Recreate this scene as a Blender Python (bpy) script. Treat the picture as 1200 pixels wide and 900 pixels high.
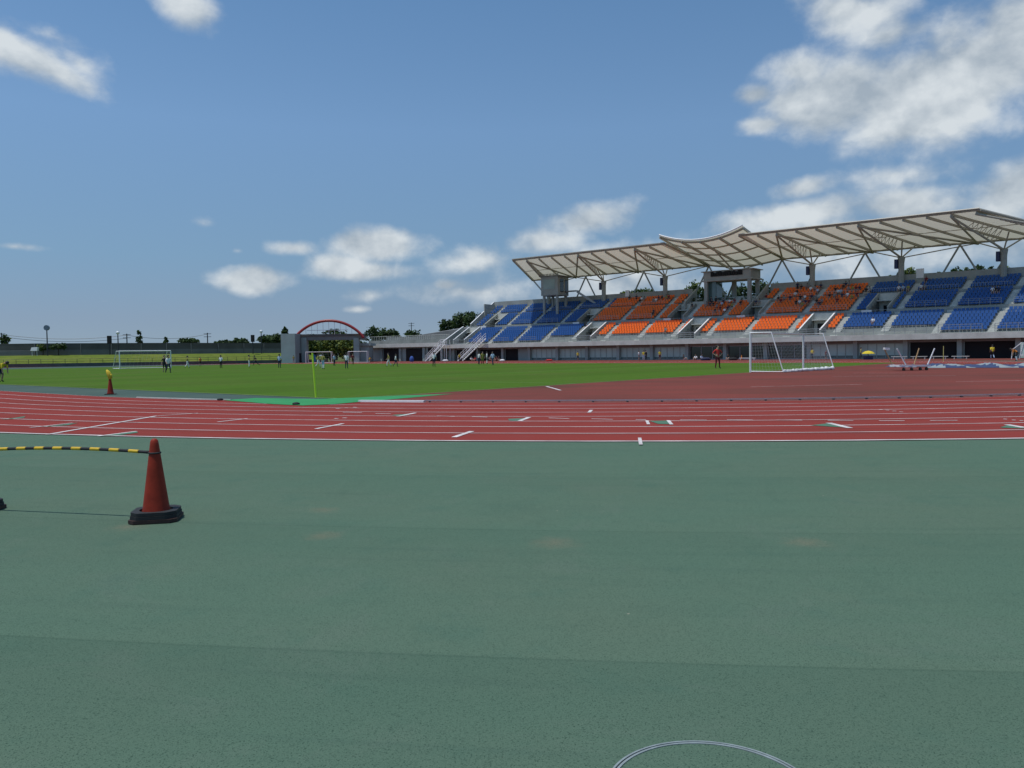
import bpy, math, random
from math import sin, cos, pi, radians, atan, atan2, sqrt, hypot
from mathutils import Vector, Matrix
random.seed(7)
sc = bpy.context.scene
for o in list(bpy.data.objects): bpy.data.objects.remove(o)

# ------------------------------------------------------------------ camera
FPX, EYE, ROLL, PITCH = 933.0, 1.4, radians(0.71), atan(36/933)
F = Vector((0, cos(PITCH), -sin(PITCH))); R0 = Vector((1, 0, 0)); U0 = Vector((0, sin(PITCH), cos(PITCH)))
CR = R0*cos(ROLL) - U0*sin(ROLL); CU = U0*cos(ROLL) + R0*sin(ROLL)
cd = bpy.data.cameras.new('camera'); cam = bpy.data.objects.new('camera', cd); sc.collection.objects.link(cam)
cd.sensor_width = 36; cd.lens = 36*FPX/1200; cd.clip_start = 0.05; cd.clip_end = 6000
cam.matrix_world = Matrix(((CR.x, CU.x, -F.x, 0), (CR.y, CU.y, -F.y, 0), (CR.z, CU.z, -F.z, EYE), (0, 0, 0, 1)))
sc.camera = cam
def ray(x, y): return F + CR*((x-600)/FPX) - CU*((y-450)/FPX)

# ------------------------------------------------------------------ view, sun, sky
sc.view_settings.view_transform = 'Standard'; sc.view_settings.look = 'None'
sc.view_settings.exposure = -0.05; sc.view_settings.gamma = 1
SUNV = Vector((-0.27, -0.10, 1)).normalized()            # towards the sun: high, from the left
sl = bpy.data.lights.new('sun', 'SUN'); sun = bpy.data.objects.new('sun', sl); sc.collection.objects.link(sun)
sl.energy = 3.0; sl.angle = radians(0.53); sl.color = (1, .96, .9)
sun.rotation_euler = SUNV.to_track_quat('Z', 'Y').to_euler(); sun.location = (0, 0, 60)

W = bpy.data.worlds.new('World'); sc.world = W; W.use_nodes = True
nt = W.node_tree; nt.nodes.clear()
def nn(t, tree=None, **k):
    n = (tree or nt).nodes.new(t)
    for a, b in k.items(): setattr(n, a, b)
    return n
def math_n(op, a, b=None, c=None, clamp=False, tree=None):
    t = tree or nt
    n = nn('ShaderNodeMath', t, operation=op, use_clamp=clamp)
    for i, v in enumerate((a, b, c)):
        if v is None: continue
        if isinstance(v, (int, float)): n.inputs[i].default_value = v
        else: t.links.new(v, n.inputs[i])
    return n.outputs[0]
wo = nn('ShaderNodeOutputWorld'); bg = nn('ShaderNodeBackground'); sky = nn('ShaderNodeTexSky')
sky.sky_type = 'NISHITA'; sky.sun_disc = False
sky.sun_elevation = math.asin(SUNV.z); sky.sun_rotation = atan2(SUNV.x, SUNV.y)
sky.air_density = 1.0; sky.dust_density = 0.3; sky.ozone_density = 1.6; sky.altitude = 0
SKYK = 0.10
tc = nn('ShaderNodeTexCoord')
skm = nn('ShaderNodeMapping'); skm.inputs['Scale'].default_value = (1, 1, .86); skm.inputs['Location'].default_value = (0, 0, .14)
nt.links.new(tc.outputs['Generated'], skm.inputs['Vector']); nt.links.new(skm.outputs[0], sky.inputs['Vector'])
# clouds: lobes at directions in the sky (pixel of the photo -> direction), half sizes, tilt, weight
CL = [(18,62,46,17,20,.92),(60,80,38,12,24,.8),(95,76,22,10,30,.45),(60,42,36,8,12,.35),(214,4,30,17,25,.9),
      (985,118,72,36,0,1.15),(1075,116,86,42,0,1.25),(1140,86,76,46,-20,1.25),(1195,55,55,48,-30,1.0),(1000,12,46,22,15,.85),
      (1045,40,36,16,0,.55),(885,111,20,10,0,.85),(891,146,26,10,0,.9),(940,82,34,18,0,.7),(1085,148,50,14,0,.7),
      (445,286,60,19,-4,1.05),(392,312,40,16,0,1.0),(345,291,26,10,0,.9),(300,328,42,15,0,1.1),(430,318,46,10,0,.75),
      (688,258,52,22,-6,1.0),(645,283,56,18,-5,.85),(575,306,60,18,0,.6),(560,343,100,15,0,.58),(700,293,60,15,0,.5),
      (522,334,16,7,0,.9),(940,220,34,12,-8,.95),(935,250,72,17,-6,.95),(1060,241,58,15,0,.8),(1000,265,110,18,0,.5),
      (1195,222,48,24,-30,1.0),(1130,285,160,28,0,.58),(930,305,180,30,0,.62),(700,330,140,30,0,.6),
      (420,363,16,5,0,.72),(436,347,28,8,0,.5),(18,289,14,3,0,.45),(122,353,9,3,0,.42),(278,294,8,4,0,.42),(238,262,14,8,0,.36),(1050,205,45,10,0,.4)]
acc = None
for (x, y, hw, hh, tilt, w) in CL:
    d = ray(x, y).normalized(); rt = d.cross(Vector((0, 0, 1))).normalized(); up = rt.cross(d).normalized()
    t = radians(-tilt); r2 = rt*cos(t) + up*sin(t); u2 = up*cos(t) - rt*sin(t)
    k = FPX*d.dot(F)                    # pixels per radian there, roughly
    dv = []
    for vec, h in ((r2, hw), (u2, hh)):
        n = nn('ShaderNodeVectorMath', operation='DOT_PRODUCT'); nt.links.new(tc.outputs['Generated'], n.inputs[0])
        n.inputs[1].default_value = vec*(k/(h*1.25)); dv.append(n.outputs['Value'])
    s = math_n('ADD', math_n('MULTIPLY', dv[0], dv[0]), math_n('MULTIPLY', dv[1], dv[1]))
    g = math_n('MULTIPLY', math_n('SUBTRACT', 1.0, math_n('SQRT', s)), w)
    acc = g if acc is None else math_n('SMOOTH_MAX', acc, g, 0.25)
def noise(vec, scale, detail=6, rough=.55, tree=None, dist=0):
    n = nn('ShaderNodeTexNoise', tree); n.inputs['Scale'].default_value = scale; n.inputs['Detail'].default_value = detail
    n.inputs['Roughness'].default_value = rough; n.inputs['Distortion'].default_value = dist
    (tree or nt).links.new(vec, n.inputs['Vector']); return n.outputs['Fac']
mp = nn('ShaderNodeMapping'); mp.inputs['Scale'].default_value = (1, 1, 1.35); nt.links.new(tc.outputs['Generated'], mp.inputs['Vector'])
mp2 = nn('ShaderNodeMapping'); mp2.inputs['Scale'].default_value = (1, 1, 1.35); mp2.inputs['Location'].default_value = (0, 0, .028); nt.links.new(tc.outputs['Generated'], mp2.inputs['Vector'])
n1u = noise(mp2.outputs[0], 11, 5, .52, dist=.15)
n1 = noise(mp.outputs[0], 11, 7, .52, dist=.15); n2 = noise(mp.outputs[0], 30, 6, .6); n3 = noise(mp.outputs[0], 14, 5, .55)
nz = math_n('ADD', math_n('MULTIPLY', math_n('SUBTRACT', n1, .5), 1.6), math_n('MULTIPLY', math_n('SUBTRACT', n2, .5), .5))
dens = math_n('ADD', acc, nz)
mr = nn('ShaderNodeMapRange', interpolation_type='SMOOTHSTEP'); nt.links.new(dens, mr.inputs[0])
mr.inputs[1].default_value = .02; mr.inputs[2].default_value = .72; mr.inputs[4].default_value = .93
cr = nn('ShaderNodeMapRange'); 
shd = math_n('ADD', math_n('MULTIPLY', math_n('SUBTRACT', n1, n1u), 1.7), math_n('MULTIPLY', n3, .5))
nt.links.new(shd, cr.inputs[0]); cr.inputs[1].default_value = -.02; cr.inputs[2].default_value = .45
cm = nn('ShaderNodeMix', data_type='RGBA'); nt.links.new(cr.outputs[0], cm.inputs[0])
cm.inputs[6].default_value = (.38, .45, .52, 1); cm.inputs[7].default_value = (.72, .77, .80, 1)
sk = nn('ShaderNodeVectorMath', operation='MULTIPLY'); nt.links.new(sky.outputs[0], sk.inputs[0]); 
sx = nn('ShaderNodeSeparateXYZ'); nt.links.new(tc.outputs['Generated'], sx.inputs[0])
rp = nn('ShaderNodeValToRGB'); nt.links.new(sx.outputs['Z'], rp.inputs[0]); er = rp.color_ramp      # milky air low down, clearer blue above
for i, (z, c) in enumerate(((0.0, (.98, .82, .67)), (.045, (1.01, .86, .73)), (.117, (1.03, 1.04, .89)), (.265, (1.21, 1.27, 1.15)), (.42, (1.0, 1.18, 1.12)))):
    e = er.elements[i] if i < 2 else er.elements.new(z)
    e.position = z; e.color = (c[0]/1.3, c[1]/1.3, c[2]/1.3, 1)
rk = nn('ShaderNodeVectorMath', operation='MULTIPLY'); nt.links.new(rp.outputs[0], rk.inputs[0]); rk.inputs[1].default_value = (SKYK*1.3*.94, SKYK*1.3*1.02, SKYK*1.3*1.14)
nt.links.new(rk.outputs[0], sk.inputs[1])
mx = nn('ShaderNodeMix', data_type='RGBA'); nt.links.new(mr.outputs[0], mx.inputs[0]); nt.links.new(sk.outputs[0], mx.inputs[6]); nt.links.new(cm.outputs[2], mx.inputs[7])
nt.links.new(mx.outputs[2], bg.inputs[0]); bg.inputs[1].default_value = 1.0; nt.links.new(bg.outputs[0], wo.inputs[0])

# ------------------------------------------------------------------ coordinates
TH = radians(39.5); AX = Vector((-cos(TH), sin(TH), 0)); NX = Vector((sin(TH), cos(TH), 0)); CT = Vector((6.8, 58.4, 0))
def S(u, v, z=0): return CT + AX*u + NX*v + Vector((0, 0, z))            # stadium: u along the straights, v towards the stand
def uv(p): d = p - CT; return d.dot(AX), d.dot(NX)
def SU(u, v, z=0): return S(27 + (u-27)*(1 + .05*(v-66.5)/16.5), v, z)   # the stand fans out a little to the rear
def G(x, y, z=0):
    d = ray(x, y); t = (z-EYE)/d.z; return Vector((0, 0, EYE)) + d*t
def PD(x, y, depth):
    d = ray(x, y); return Vector((0, 0, EYE)) + d*(depth/d.y)
def GV(x, v):                                                          # ground point in that column of view at stand distance v
    d = ray(x, 420); d = Vector((d.x, d.y, 0)); t = (v + CT.dot(NX))/d.dot(NX); return d*t

# ------------------------------------------------------------------ materials
MATS = {}
def mat(name, col, rough=.7, metal=0, var=.0, vscale=3, bump=0, bscale=40, spec=.5, trans=0, alpha=1, coords='Object'):
    if name in MATS: return MATS[name]
    m = bpy.data.materials.new(name); m.use_nodes = True; t = m.node_tree; b = t.nodes['Principled BSDF']
    b.inputs['Base Color'].default_value = (*col, 1); b.inputs['Roughness'].default_value = rough; b.inputs['Metallic'].default_value = metal
    b.inputs['Specular IOR Level'].default_value = spec; b.inputs['Alpha'].default_value = alpha
    tcn = nn('ShaderNodeTexCoord', t)
    if var:
        a = noise(tcn.outputs[coords], vscale, 6, .6, t)
        r = nn('ShaderNodeMapRange', t); t.links.new(a, r.inputs[0]); r.inputs[1].default_value = .3; r.inputs[2].default_value = .7
        r.inputs[3].default_value = 1-var; r.inputs[4].default_value = 1+var
        v = nn('ShaderNodeVectorMath', t, operation='MULTIPLY'); v.inputs[0].default_value = col; t.links.new(r.outputs[0], v.inputs[1])
        t.links.new(v.outputs[0], b.inputs['Base Color'])
    if bump:
        a = noise(tcn.outputs[coords], bscale, 4, .6, t); bn = nn('ShaderNodeBump', t); bn.inputs['Strength'].default_value = bump
        bn.inputs['Distance'].default_value = .02; t.links.new(a, bn.inputs['Height']); t.links.new(bn.outputs[0], b.inputs['Normal'])
    if trans:
        tr = nn('ShaderNodeBsdfTranslucent', t); tr.inputs[0].default_value = (*col, 1)
        ms = nn('ShaderNodeMixShader', t); ms.inputs[0].default_value = trans
        t.links.new(b.outputs[0], ms.inputs[1]); t.links.new(tr.outputs[0], ms.inputs[2])
        t.links.new(ms.outputs[0], t.nodes['Material Output'].inputs[0])
    MATS[name] = m; return m
def ground_mat(name, base, fn):
    m = bpy.data.materials.new(name); m.use_nodes = True; t = m.node_tree; b = t.nodes['Principled BSDF']
    b.inputs['Roughness'].default_value = 1.0; b.inputs['Specular IOR Level'].default_value = .04
    g = nn('ShaderNodeNewGeometry', t); pos = g.outputs['Position']
    cur = [None]
    def mixc(fac, colour):
        n = nn('ShaderNodeMix', t, data_type='RGBA')
        if isinstance(fac, float): n.inputs[0].default_value = fac
        else: t.links.new(fac, n.inputs[0])
        if cur[0] is None: n.inputs[6].default_value = (*base, 1)
        else: t.links.new(cur[0], n.inputs[6])
        n.inputs[7].default_value = (*colour, 1); cur[0] = n.outputs[2]
    def rng(s, a, bb, lo=0, hi=1):
        n = nn('ShaderNodeMapRange', t, interpolation_type='SMOOTHSTEP'); t.links.new(s, n.inputs[0])
        for i, v in zip((1, 2, 3, 4), (a, bb, lo, hi)): n.inputs[i].default_value = v
        return n.outputs[0]
    fn(t, b, pos, mixc, rng)
    t.links.new(cur[0], b.inputs['Base Color']); MATS[name] = m; return m
def radial(t, pos):
    n = nn('ShaderNodeVectorMath', t, operation='SUBTRACT'); t.links.new(pos, n.inputs[0]); n.inputs[1].default_value = CT
    l = nn('ShaderNodeVectorMath', t, operation='LENGTH'); t.links.new(n.outputs[0], l.inputs[0]); return l.outputs['Value']
def along(t, pos, axis, origin=None):
    n = nn('ShaderNodeVectorMath', t, operation='DOT_PRODUCT'); t.links.new(pos, n.inputs[0]); n.inputs[1].default_value = axis
    return math_n('SUBTRACT', n.outputs['Value'], (origin if origin is not None else CT).dot(axis), tree=t)

def f_apron(t, b, pos, mixc, rng):
    r = radial(t, pos)
    mixc(rng(noise(pos, .35, 4, .6, t), .35, .68), (0.110, 0.167, 0.117))
    mixc(rng(noise(pos, 1.7, 5, .65, t), .52, .75, 0, .5), (0.075, 0.149, 0.109))
    for R0_, k in ((49.8, .12), (52.55, .16), (55.2, .3)):             # the laid strips differ slightly in tone on their far edge
        x = math_n('SUBTRACT', r, R0_, tree=t)
        mixc(math_n('MULTIPLY', rng(x, -.008, .012), rng(x, .0, 1.9, k*1.0, 0), tree=t), (0.057, 0.113, 0.081))
        mixc(rng(math_n('ABSOLUTE', x, tree=t), .004, .016, R0_*.006, 0), (0.044, 0.086, 0.061))
    w1 = noise(pos, .8, 6, .7, t, 1.5)
    mixc(rng(w1, .52, .66, 0, .16), (.15, .185, .15)); mixc(rng(w1, .32, .45, .14, 0), (.055, .105, .078))
    lv = nn('ShaderNodeCombineXYZ', t); t.links.new(math_n('MULTIPLY', r, 7, tree=t), lv.inputs[0]); t.links.new(math_n('MULTIPLY', along(t, pos, Vector((1, 0, 0))), .25, tree=t), lv.inputs[1])
    mixc(rng(noise(lv.outputs[0], 1, 4, .6, t), .5, .75, 0, .22), (.06, .11, .085))     # rolling marks along the strips
    for (px, py, rad) in ((380, 597, .28), (378, 627, .3), (650, 635, .34), (945, 635, .33), (150, 617, .3)):      # dusty scuffs
        n = nn('ShaderNodeVectorMath', t, operation='DISTANCE'); t.links.new(pos, n.inputs[0]); n.inputs[1].default_value = G(px, py)
        nzz = math_n('ADD', n.outputs['Value'], math_n('MULTIPLY', noise(pos, 9, 4, .7, t), .35, tree=t), tree=t)
        mixc(rng(nzz, .08, rad+.1, .6, 0), (.21, .185, .125))
    sp = noise(pos, 170, 2, .8, t)
    mixc(rng(sp, .57, .70, 0, .6), (0.185, 0.252, 0.178)); mixc(rng(noise(pos, 75, 3, .8, t), .56, .66, 0, .45), (.04, .075, .055)); mixc(rng(noise(pos, 130, 2, .8, t), .55, .66, 0, .9), (0.031, 0.063, 0.045))
    vr = nn('ShaderNodeTexVoronoi', t); vr.inputs['Scale'].default_value = 2.2; t.links.new(pos, vr.inputs['Vector'])
    mixc(rng(vr.outputs['Distance'], .012, .02, .8, 0), (.35, .33, .25))     # scattered specks of grit
    bn = nn('ShaderNodeBump', t); bn.inputs['Strength'].default_value = .5; bn.inputs['Distance'].default_value = .006
    t.links.new(noise(pos, 150, 3, .7, t), bn.inputs['Height']); t.links.new(bn.outputs[0], b.inputs['Normal'])
def f_track(t, b, pos, mixc, rng):
    r = radial(t, pos)
    mixc(rng(noise(pos, .25, 5, .6, t), .35, .7), (0.235, 0.045, 0.036))
    sc1 = nn('ShaderNodeCombineXYZ', t); t.links.new(math_n('MULTIPLY', r, 2.2, tree=t), sc1.inputs[0]); t.links.new(math_n('MULTIPLY', along(t, pos, AX), .05, tree=t), sc1.inputs[1])
    mixc(rng(noise(pos, 1.3, 6, .7, t), .5, .72, 0, .45), (.2, .07, .06)); mixc(rng(noise(sc1.outputs[0], 1, 4, .6, t), .46, .74, 0, .6), (0.160, 0.043, 0.036))
    mixc(rng(noise(pos, 60, 2, .7, t), .55, .7, 0, .5), (0.330, 0.086, 0.073))
def f_dzone(t, b, pos, mixc, rng):
    mixc(rng(noise(pos, .12, 5, .65, t), .38, .66), (0.150, 0.053, 0.043))
    s = nn('ShaderNodeCombineXYZ', t); t.links.new(math_n('MULTIPLY', along(t, pos, Vector((0, 1, 0))), .45, tree=t), s.inputs[0]); t.links.new(math_n('MULTIPLY', along(t, pos, Vector((1, 0, 0))), .09, tree=t), s.inputs[1])
    mixc(rng(noise(s.outputs[0], 1, 5, .6, t), .47, .7, 0, .65), (.095, .055, .042))
    mixc(rng(noise(pos, 40, 2, .7, t), .55, .7, 0, .4), (.3, .11, .09))
def f_grass(t, b, pos, mixc, rng):
    w = along(t, pos, AX)
    st = math_n('SINE', math_n('MULTIPLY', w, 2*pi/11, tree=t), tree=t)
    mixc(rng(st, -.25, .25, 0, .6), (0.076, 0.158, 0.017))
    mixc(rng(noise(pos, .15, 6, .6, t), .42, .72, 0, .8), (0.094, 0.133, 0.028)); mixc(rng(noise(pos, 2.5, 5, .7, t), .45, .75, 0, .6), (0.040, 0.088, 0.011))
    mixc(rng(noise(pos, 30, 3, .7, t), .5, .75, 0, .5), (0.116, 0.166, 0.037))
def f_bank(t, b, pos, mixc, rng):
    mixc(rng(noise(pos, .12, 6, .65, t), .38, .7), (.17, .195, .04)); mixc(rng(noise(pos, .9, 6, .75, t), .45, .7, 0, .85), (.085, .12, .02)); mixc(rng(noise(pos, .4, 6, .75, t), .58, .72, 0, .6), (.22, .21, .07))
def f_field(t, b, pos, mixc, rng):
    mixc(rng(noise(pos, .03, 6, .6, t), .4, .65), (.12, .13, .05))
def f_teal(t, b, pos, mixc, rng):
    mixc(rng(noise(pos, .3, 5, .6, t), .4, .7), (.085, .125, .105)); mixc(rng(noise(pos, 40, 2, .7, t), .55, .7, 0, .5), (.14, .18, .15))
M_apron = ground_mat('green_surface', (0.100, 0.170, 0.119), f_apron)
M_track = ground_mat('red_surface', (0.265, 0.048, 0.040), f_track)
M_dzone = ground_mat('red_infield', (0.205, 0.058, 0.047), f_dzone)
M_grass = ground_mat('pitch_grass', (0.063, 0.129, 0.014), f_grass)
M_bank = ground_mat('bank_grass', (.125, .17, .03), f_bank)
M_field = ground_mat('field', (.09, .12, .04), f_field)
M_teal = ground_mat('teal_surface', (.07, .11, .095), f_teal)
M_white = mat('white_line', (.62, .58, .56), .9, var=.3, vscale=1.4, coords='Object')
M_linegreen = mat('green_line', (.07, .17, .1), .8, var=.1)
M_conc = mat('concrete', (.33, .345, .32), .85, var=.18, vscale=.5, bump=.1)
M_concl = mat('pale_concrete', (.56, .56, .51), .85, var=.15, vscale=.8)
M_concd = mat('dark_concrete', (.2, .21, .2), .85, var=.2, vscale=.5)
M_wall = mat('grey_green_wall', (.31, .39, .36), .7, var=.12, vscale=.4)
M_steel = mat('painted_steel', (.37, .345, .285), .5, var=.08)
M_steelg = mat('grey_steel', (.34, .36, .37), .45, metal=.2)
M_whitep = mat('white_paint', (.8, .8, .79), .4)
M_memb = mat('membrane', (.79, .75, .60), .7, trans=.31, var=.05, vscale=.6)
M_glass = mat('glass', (.1, .17, .17), .12, spec=.8)
M_glassd = mat('dark_glass', (.02, .028, .03), .1, spec=.7)
M_panel = mat('pale_green_panel', (.46, .62, .56), .35, var=.1, vscale=.7)
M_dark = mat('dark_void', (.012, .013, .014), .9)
M_blue = mat('blue_seat', (.03, .1, .29), .5, var=.08, vscale=9, spec=.25)
M_orange = mat('orange_seat', (.86, .165, .02), .5, var=.08, vscale=9, spec=.25)
M_red = mat('red_steel', (.30, .025, .022), .4)
M_black = mat('black_rubber', (.018, .019, .02), .75, bump=.2, bscale=60)
M_cone = mat('cone_plastic', (.26, .028, .012), .55, var=.25, vscale=7, bump=.06, spec=.2)
M_yellow = mat('yellow_plastic', (.72, .46, .02), .5, var=.1, vscale=12)
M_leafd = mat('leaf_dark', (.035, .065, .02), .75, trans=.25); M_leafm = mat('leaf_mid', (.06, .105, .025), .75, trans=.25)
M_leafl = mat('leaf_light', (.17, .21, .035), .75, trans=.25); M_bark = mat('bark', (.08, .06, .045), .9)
M_pole = mat('dark_pole', (.03, .035, .04), .5); M_fence = mat('fence_grey', (.12, .115, .105), .85, var=.2, vscale=.3)
M_fence2 = mat('fence_pale', (.175, .175, .17), .85, var=.15, vscale=.3)
M_net = mat('net_cord', (.5, .52, .52), .8); M_lime = mat('lime_pole', (.55, .78, .03), .5)
M_mat = mat('green_mat', (.022, .26, .07), .8, var=.12, vscale=1.2)
M_navy = mat('navy_box', (.02, .03, .1), .5); M_metal = mat('bare_metal', (.5, .52, .53), .35, metal=.85, var=.15, vscale=20)

# ------------------------------------------------------------------ mesh helpers
class MB:
    def __init__(s): s.v = []; s.f = []; s.m = []
    def add(s, vs, fs, mi=0):
        o = len(s.v); s.v += [Vector(p) for p in vs]; s.f += [tuple(i+o for i in f) for f in fs]; s.m += [mi]*len(fs)
    def hexa(s, c, mi=0):                                   # 8 corners: bottom ring 0-3, top ring 4-7
        s.add(c, [(3, 2, 1, 0), (4, 5, 6, 7), (0, 1, 5, 4), (1, 2, 6, 5), (2, 3, 7, 6), (3, 0, 4, 7)], mi)
    def box(s, a, b, mi=0):
        (x, y, z), (X, Y, Z) = a, b
        s.hexa([(x, y, z), (X, y, z), (X, Y, z), (x, Y, z), (x, y, Z), (X, y, Z), (X, Y, Z), (x, Y, Z)], mi)
    def sbox(s, u0, u1, v0, v1, z0, z1, mi=0, fn=None):     # box in stand coordinates
        fn = fn or SU
        s.hexa([fn(u1, v0, z0), fn(u0, v0, z0), fn(u0, v1, z0), fn(u1, v1, z0), fn(u1, v0, z1), fn(u0, v0, z1), fn(u0, v1, z1), fn(u1, v1, z1)], mi)
    def bar(s, p, q, w, h=None, mi=0, up=Vector((0, 0, 1))):
        p, q = Vector(p), Vector(q); h = h or w; d = (q-p).normalized()
        if abs(d.dot(up)) > .98: up = Vector((1, 0, 0))
        x = d.cross(up).normalized()*(w/2); y = x.cross(d).normalized()*(h/2)
        s.hexa([p-x-y, p+x-y, p+x+y, p-x+y, q-x-y, q+x-y, q+x+y, q-x+y], mi)
    def tube(s, pts, r, n=8, mi=0, caps=True):
        pts = [Vector(p) for p in pts]; rs = r if isinstance(r, (list, tuple)) else [r]*len(pts); o = len(s.v); N = len(pts)
        prev = None
        for i, p in enumerate(pts):
            d = ((pts[min(i+1, N-1)]-pts[max(i-1, 0)])).normalized()
            if prev is None:
                a = Vector((0, 0, 1)) if abs(d.z) < .9 else Vector((1, 0, 0)); x = d.cross(a).normalized()
            else: x = (prev - d*prev.dot(d)).normalized()
            prev = x; y = d.cross(x)
            for k in range(n): s.v.append(p + (x*cos(2*pi*k/n)+y*sin(2*pi*k/n))*rs[i])
        for i in range(N-1):
            for k in range(n):
                a = o+i*n+k; b = o+i*n+(k+1) % n; s.f.append((a, b, b+n, a+n)); s.m.append(mi)
        if caps:
            s.f.append(tuple(o+k for k in range(n))[::-1]); s.m.append(mi); s.f.append(tuple(o+(N-1)*n+k for k in range(n))); s.m.append(mi)
    def lathe(s, prof, c=(0, 0, 0), n=24, mi=0):
        c = Vector(c); s.tube([c+Vector((0, 0, z+i*1e-6)) for i, (r, z) in enumerate(prof)], [r for r, z in prof], n, mi)
    def fan(s, pts, mi=0): s.add(pts, [tuple(range(len(pts)))], mi)
    def prism(s, pts, z0, z1, mi=0):
        n = len(pts); s.add([(p[0], p[1], z0) for p in pts]+[(p[0], p[1], z1) for p in pts],
            [tuple(range(n))[::-1], tuple(range(n, 2*n))]+[(i, (i+1) % n, n+(i+1) % n, n+i) for i in range(n)], mi)
    def build(s, name, mats, parent=None, origin=None, smooth=False):
        if not isinstance(mats, (list, tuple)): mats = [mats]
        if origin is None: origin = parent['_o'] if parent and '_o' in parent else Vector((0, 0, 0))
        origin = Vector(origin)
        me = bpy.data.meshes.new(name); me.from_pydata([tuple(v-origin) for v in s.v], [], s.f)
        for m in mats: me.materials.append(m)
        for p, i in zip(me.polygons, s.m): p.material_index = i
        if smooth:
            for p in me.polygons: p.use_smooth = True
        me.update(); o = bpy.data.objects.new(name, me); sc.collection.objects.link(o)
        if parent: o.parent = parent; o['_o'] = origin
        else: o.location = origin
        return o
def tag(o, label=None, cat=None, group=None, kind=None):
    if label: o['label'] = label
    if cat: o['category'] = cat
    if group: o['group'] = group
    if kind: o['kind'] = kind
    return o
def thing(name, label, cat, loc, group=None, rz=0):
    o = bpy.data.objects.new(name, None); sc.collection.objects.link(o); o.location = loc; o.rotation_euler = (0, 0, rz)
    o['_o'] = Vector(loc) if rz == 0 else Vector((0, 0, 0)); o.empty_display_size = .3
    return tag(o, label, cat, group)
def local_thing(name, label, cat, loc, group=None, rz=0):    # parts are given in local coordinates
    o = thing(name, label, cat, loc, group, rz); o['_o'] = Vector((0, 0, 0)); return o
def copy_tree(o, parent=None):
    c = o.copy(); sc.collection.objects.link(c)
    if parent: c.parent = parent
    for ch in list(o.children): copy_tree(ch, c)
    return c

# ================================================================== SETTING
def struct(name, mb, m): return tag(mb.build(name, m), kind='structure')
g = MB(); g.fan([(-2500, -600, -.03), (2500, -600, -.03), (2500, 3500, -.03), (-2500, 3500, -.03)]); struct('ground', g, M_field)
LS = 84.39
def oval(R, n=72):
    p = []
    for i in range(n+1):
        t = pi/2 + pi*i/n; p.append((R*cos(t), R*sin(t)))     # near bend, u<0
    for i in range(n+1):
        t = -pi/2 + pi*i/n; p.append((LS+R*cos(t), R*sin(t)))
    return p
def ring(mb, Ra, Rb, z, mi=0, n=72):
    A = oval(Ra, n); B = oval(Rb, n); N = len(A)
    mb.add([S(u, v, z) for u, v in A]+[S(u, v, z) for u, v in B], [(i, (i+1) % N, N+(i+1) % N, N+i) for i in range(N)], mi)
g = MB(); g.fan([S(u, v, -.006) for u, v in oval(75, 48)]); struct('apron', g, M_apron)
g = MB(); g.fan([S(u, v, -.002) for u, v in ((-60, 46.5), (-60, 69.5), (112, 69.5), (112, 46.5))]); struct('stand_forecourt', g, M_dzone)
g = MB(); ring(g, 36.5, 46.32, .002); struct('running_track', g, M_track)
g = MB(); g.fan([S(u, v, 0.0) for u, v in oval(36.5)]); struct('infield', g, M_teal)
def clip_oval(R, u_max):
    return [(u, v) for u, v in oval(R) if u <= u_max]
pz = [p for p in oval(36.5) if p[0] < -11.6]; pz = [(-11.5, sqrt(36.5**2-11.5**2))]+pz+[(-11.5, -sqrt(36.5**2-11.5**2))]
g = MB(); g.fan([S(u, v, .004) for u, v in pz]); struct('red_infield', g, M_dzone)
g = MB(); g.fan([S(-11.55, -33.2, .008), S(-11.55, 35.6, .008), S(96, 35.6, .008), S(96, -33.2, .008)]); struct('pitch', g, M_grass)
g = MB()
for t0, t1, rr in ((-90, -65, 0),): pass
g.fan([G(x, y, .0) + Vector((0, 0, .013)) for x, y in ((262, 469.3), (300, 466.8), (345, 467.6), (372, 467.9), (420, 466.2), (470, 463.8), (532, 461.8), (492, 465.5), (440, 470), (423, 471.2), (392, 474), (355, 475.6), (320, 474))])
tag(g.build('turf_mat', M_mat), 'bright green turf mat laid over the kerb by the lime corner flag', 'mat')
# lane lines and relay marks
g = MB()
for k in range(9):
    R_ = 36.5+1.22*k; ring(g, R_-.025+(0.025 if k == 0 else 0)-(.02 if k == 8 else 0), R_+.028+(.02 if k == 8 else 0), .006)
def mark(a, b, w=.07, mi=0, z=.0095):
    p, q = G(*a), G(*b); d = (q-p).normalized(); x = Vector((-d.y, d.x, 0))*(w/2); zz = Vector((0, 0, z))
    g.add([p-x+zz, p+x+zz, q+x+zz, q-x+zz], [(0, 1, 2, 3)], mi)
def wedge(pts, mi=1, z=.0085): g.fan([G(*p)+Vector((0, 0, z)) for p in pts], mi)
for a, b, w in (((56, 509.5), (182, 488), .09), ((180, 488), (232, 484.5), .06), ((532, 512.8), (553, 505.8), .1), ((749.5, 513.5), (751, 521.6), .055),
                ((370, 503), (402, 496.8), .08), ((466, 488.3), (487, 484.2), .09), ((609, 493.6), (620, 489.4), .1), ((758, 493.2), (760, 497.6), .06), ((783, 493), (787, 497.8), .07),
                ((971, 496), (996, 502), .12), ((1180, 498), (1200, 501.5), .12), ((690, 483.8), (693, 480.8), .08), ((255, 494.8), (290, 490.8), .06), ((115, 511.5), (160, 505.8), .07),
                ((640, 452.8), (657, 457.6), .1), ((35, 501.5), (85, 496), .06)):
    mark(a, b, w)
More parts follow.
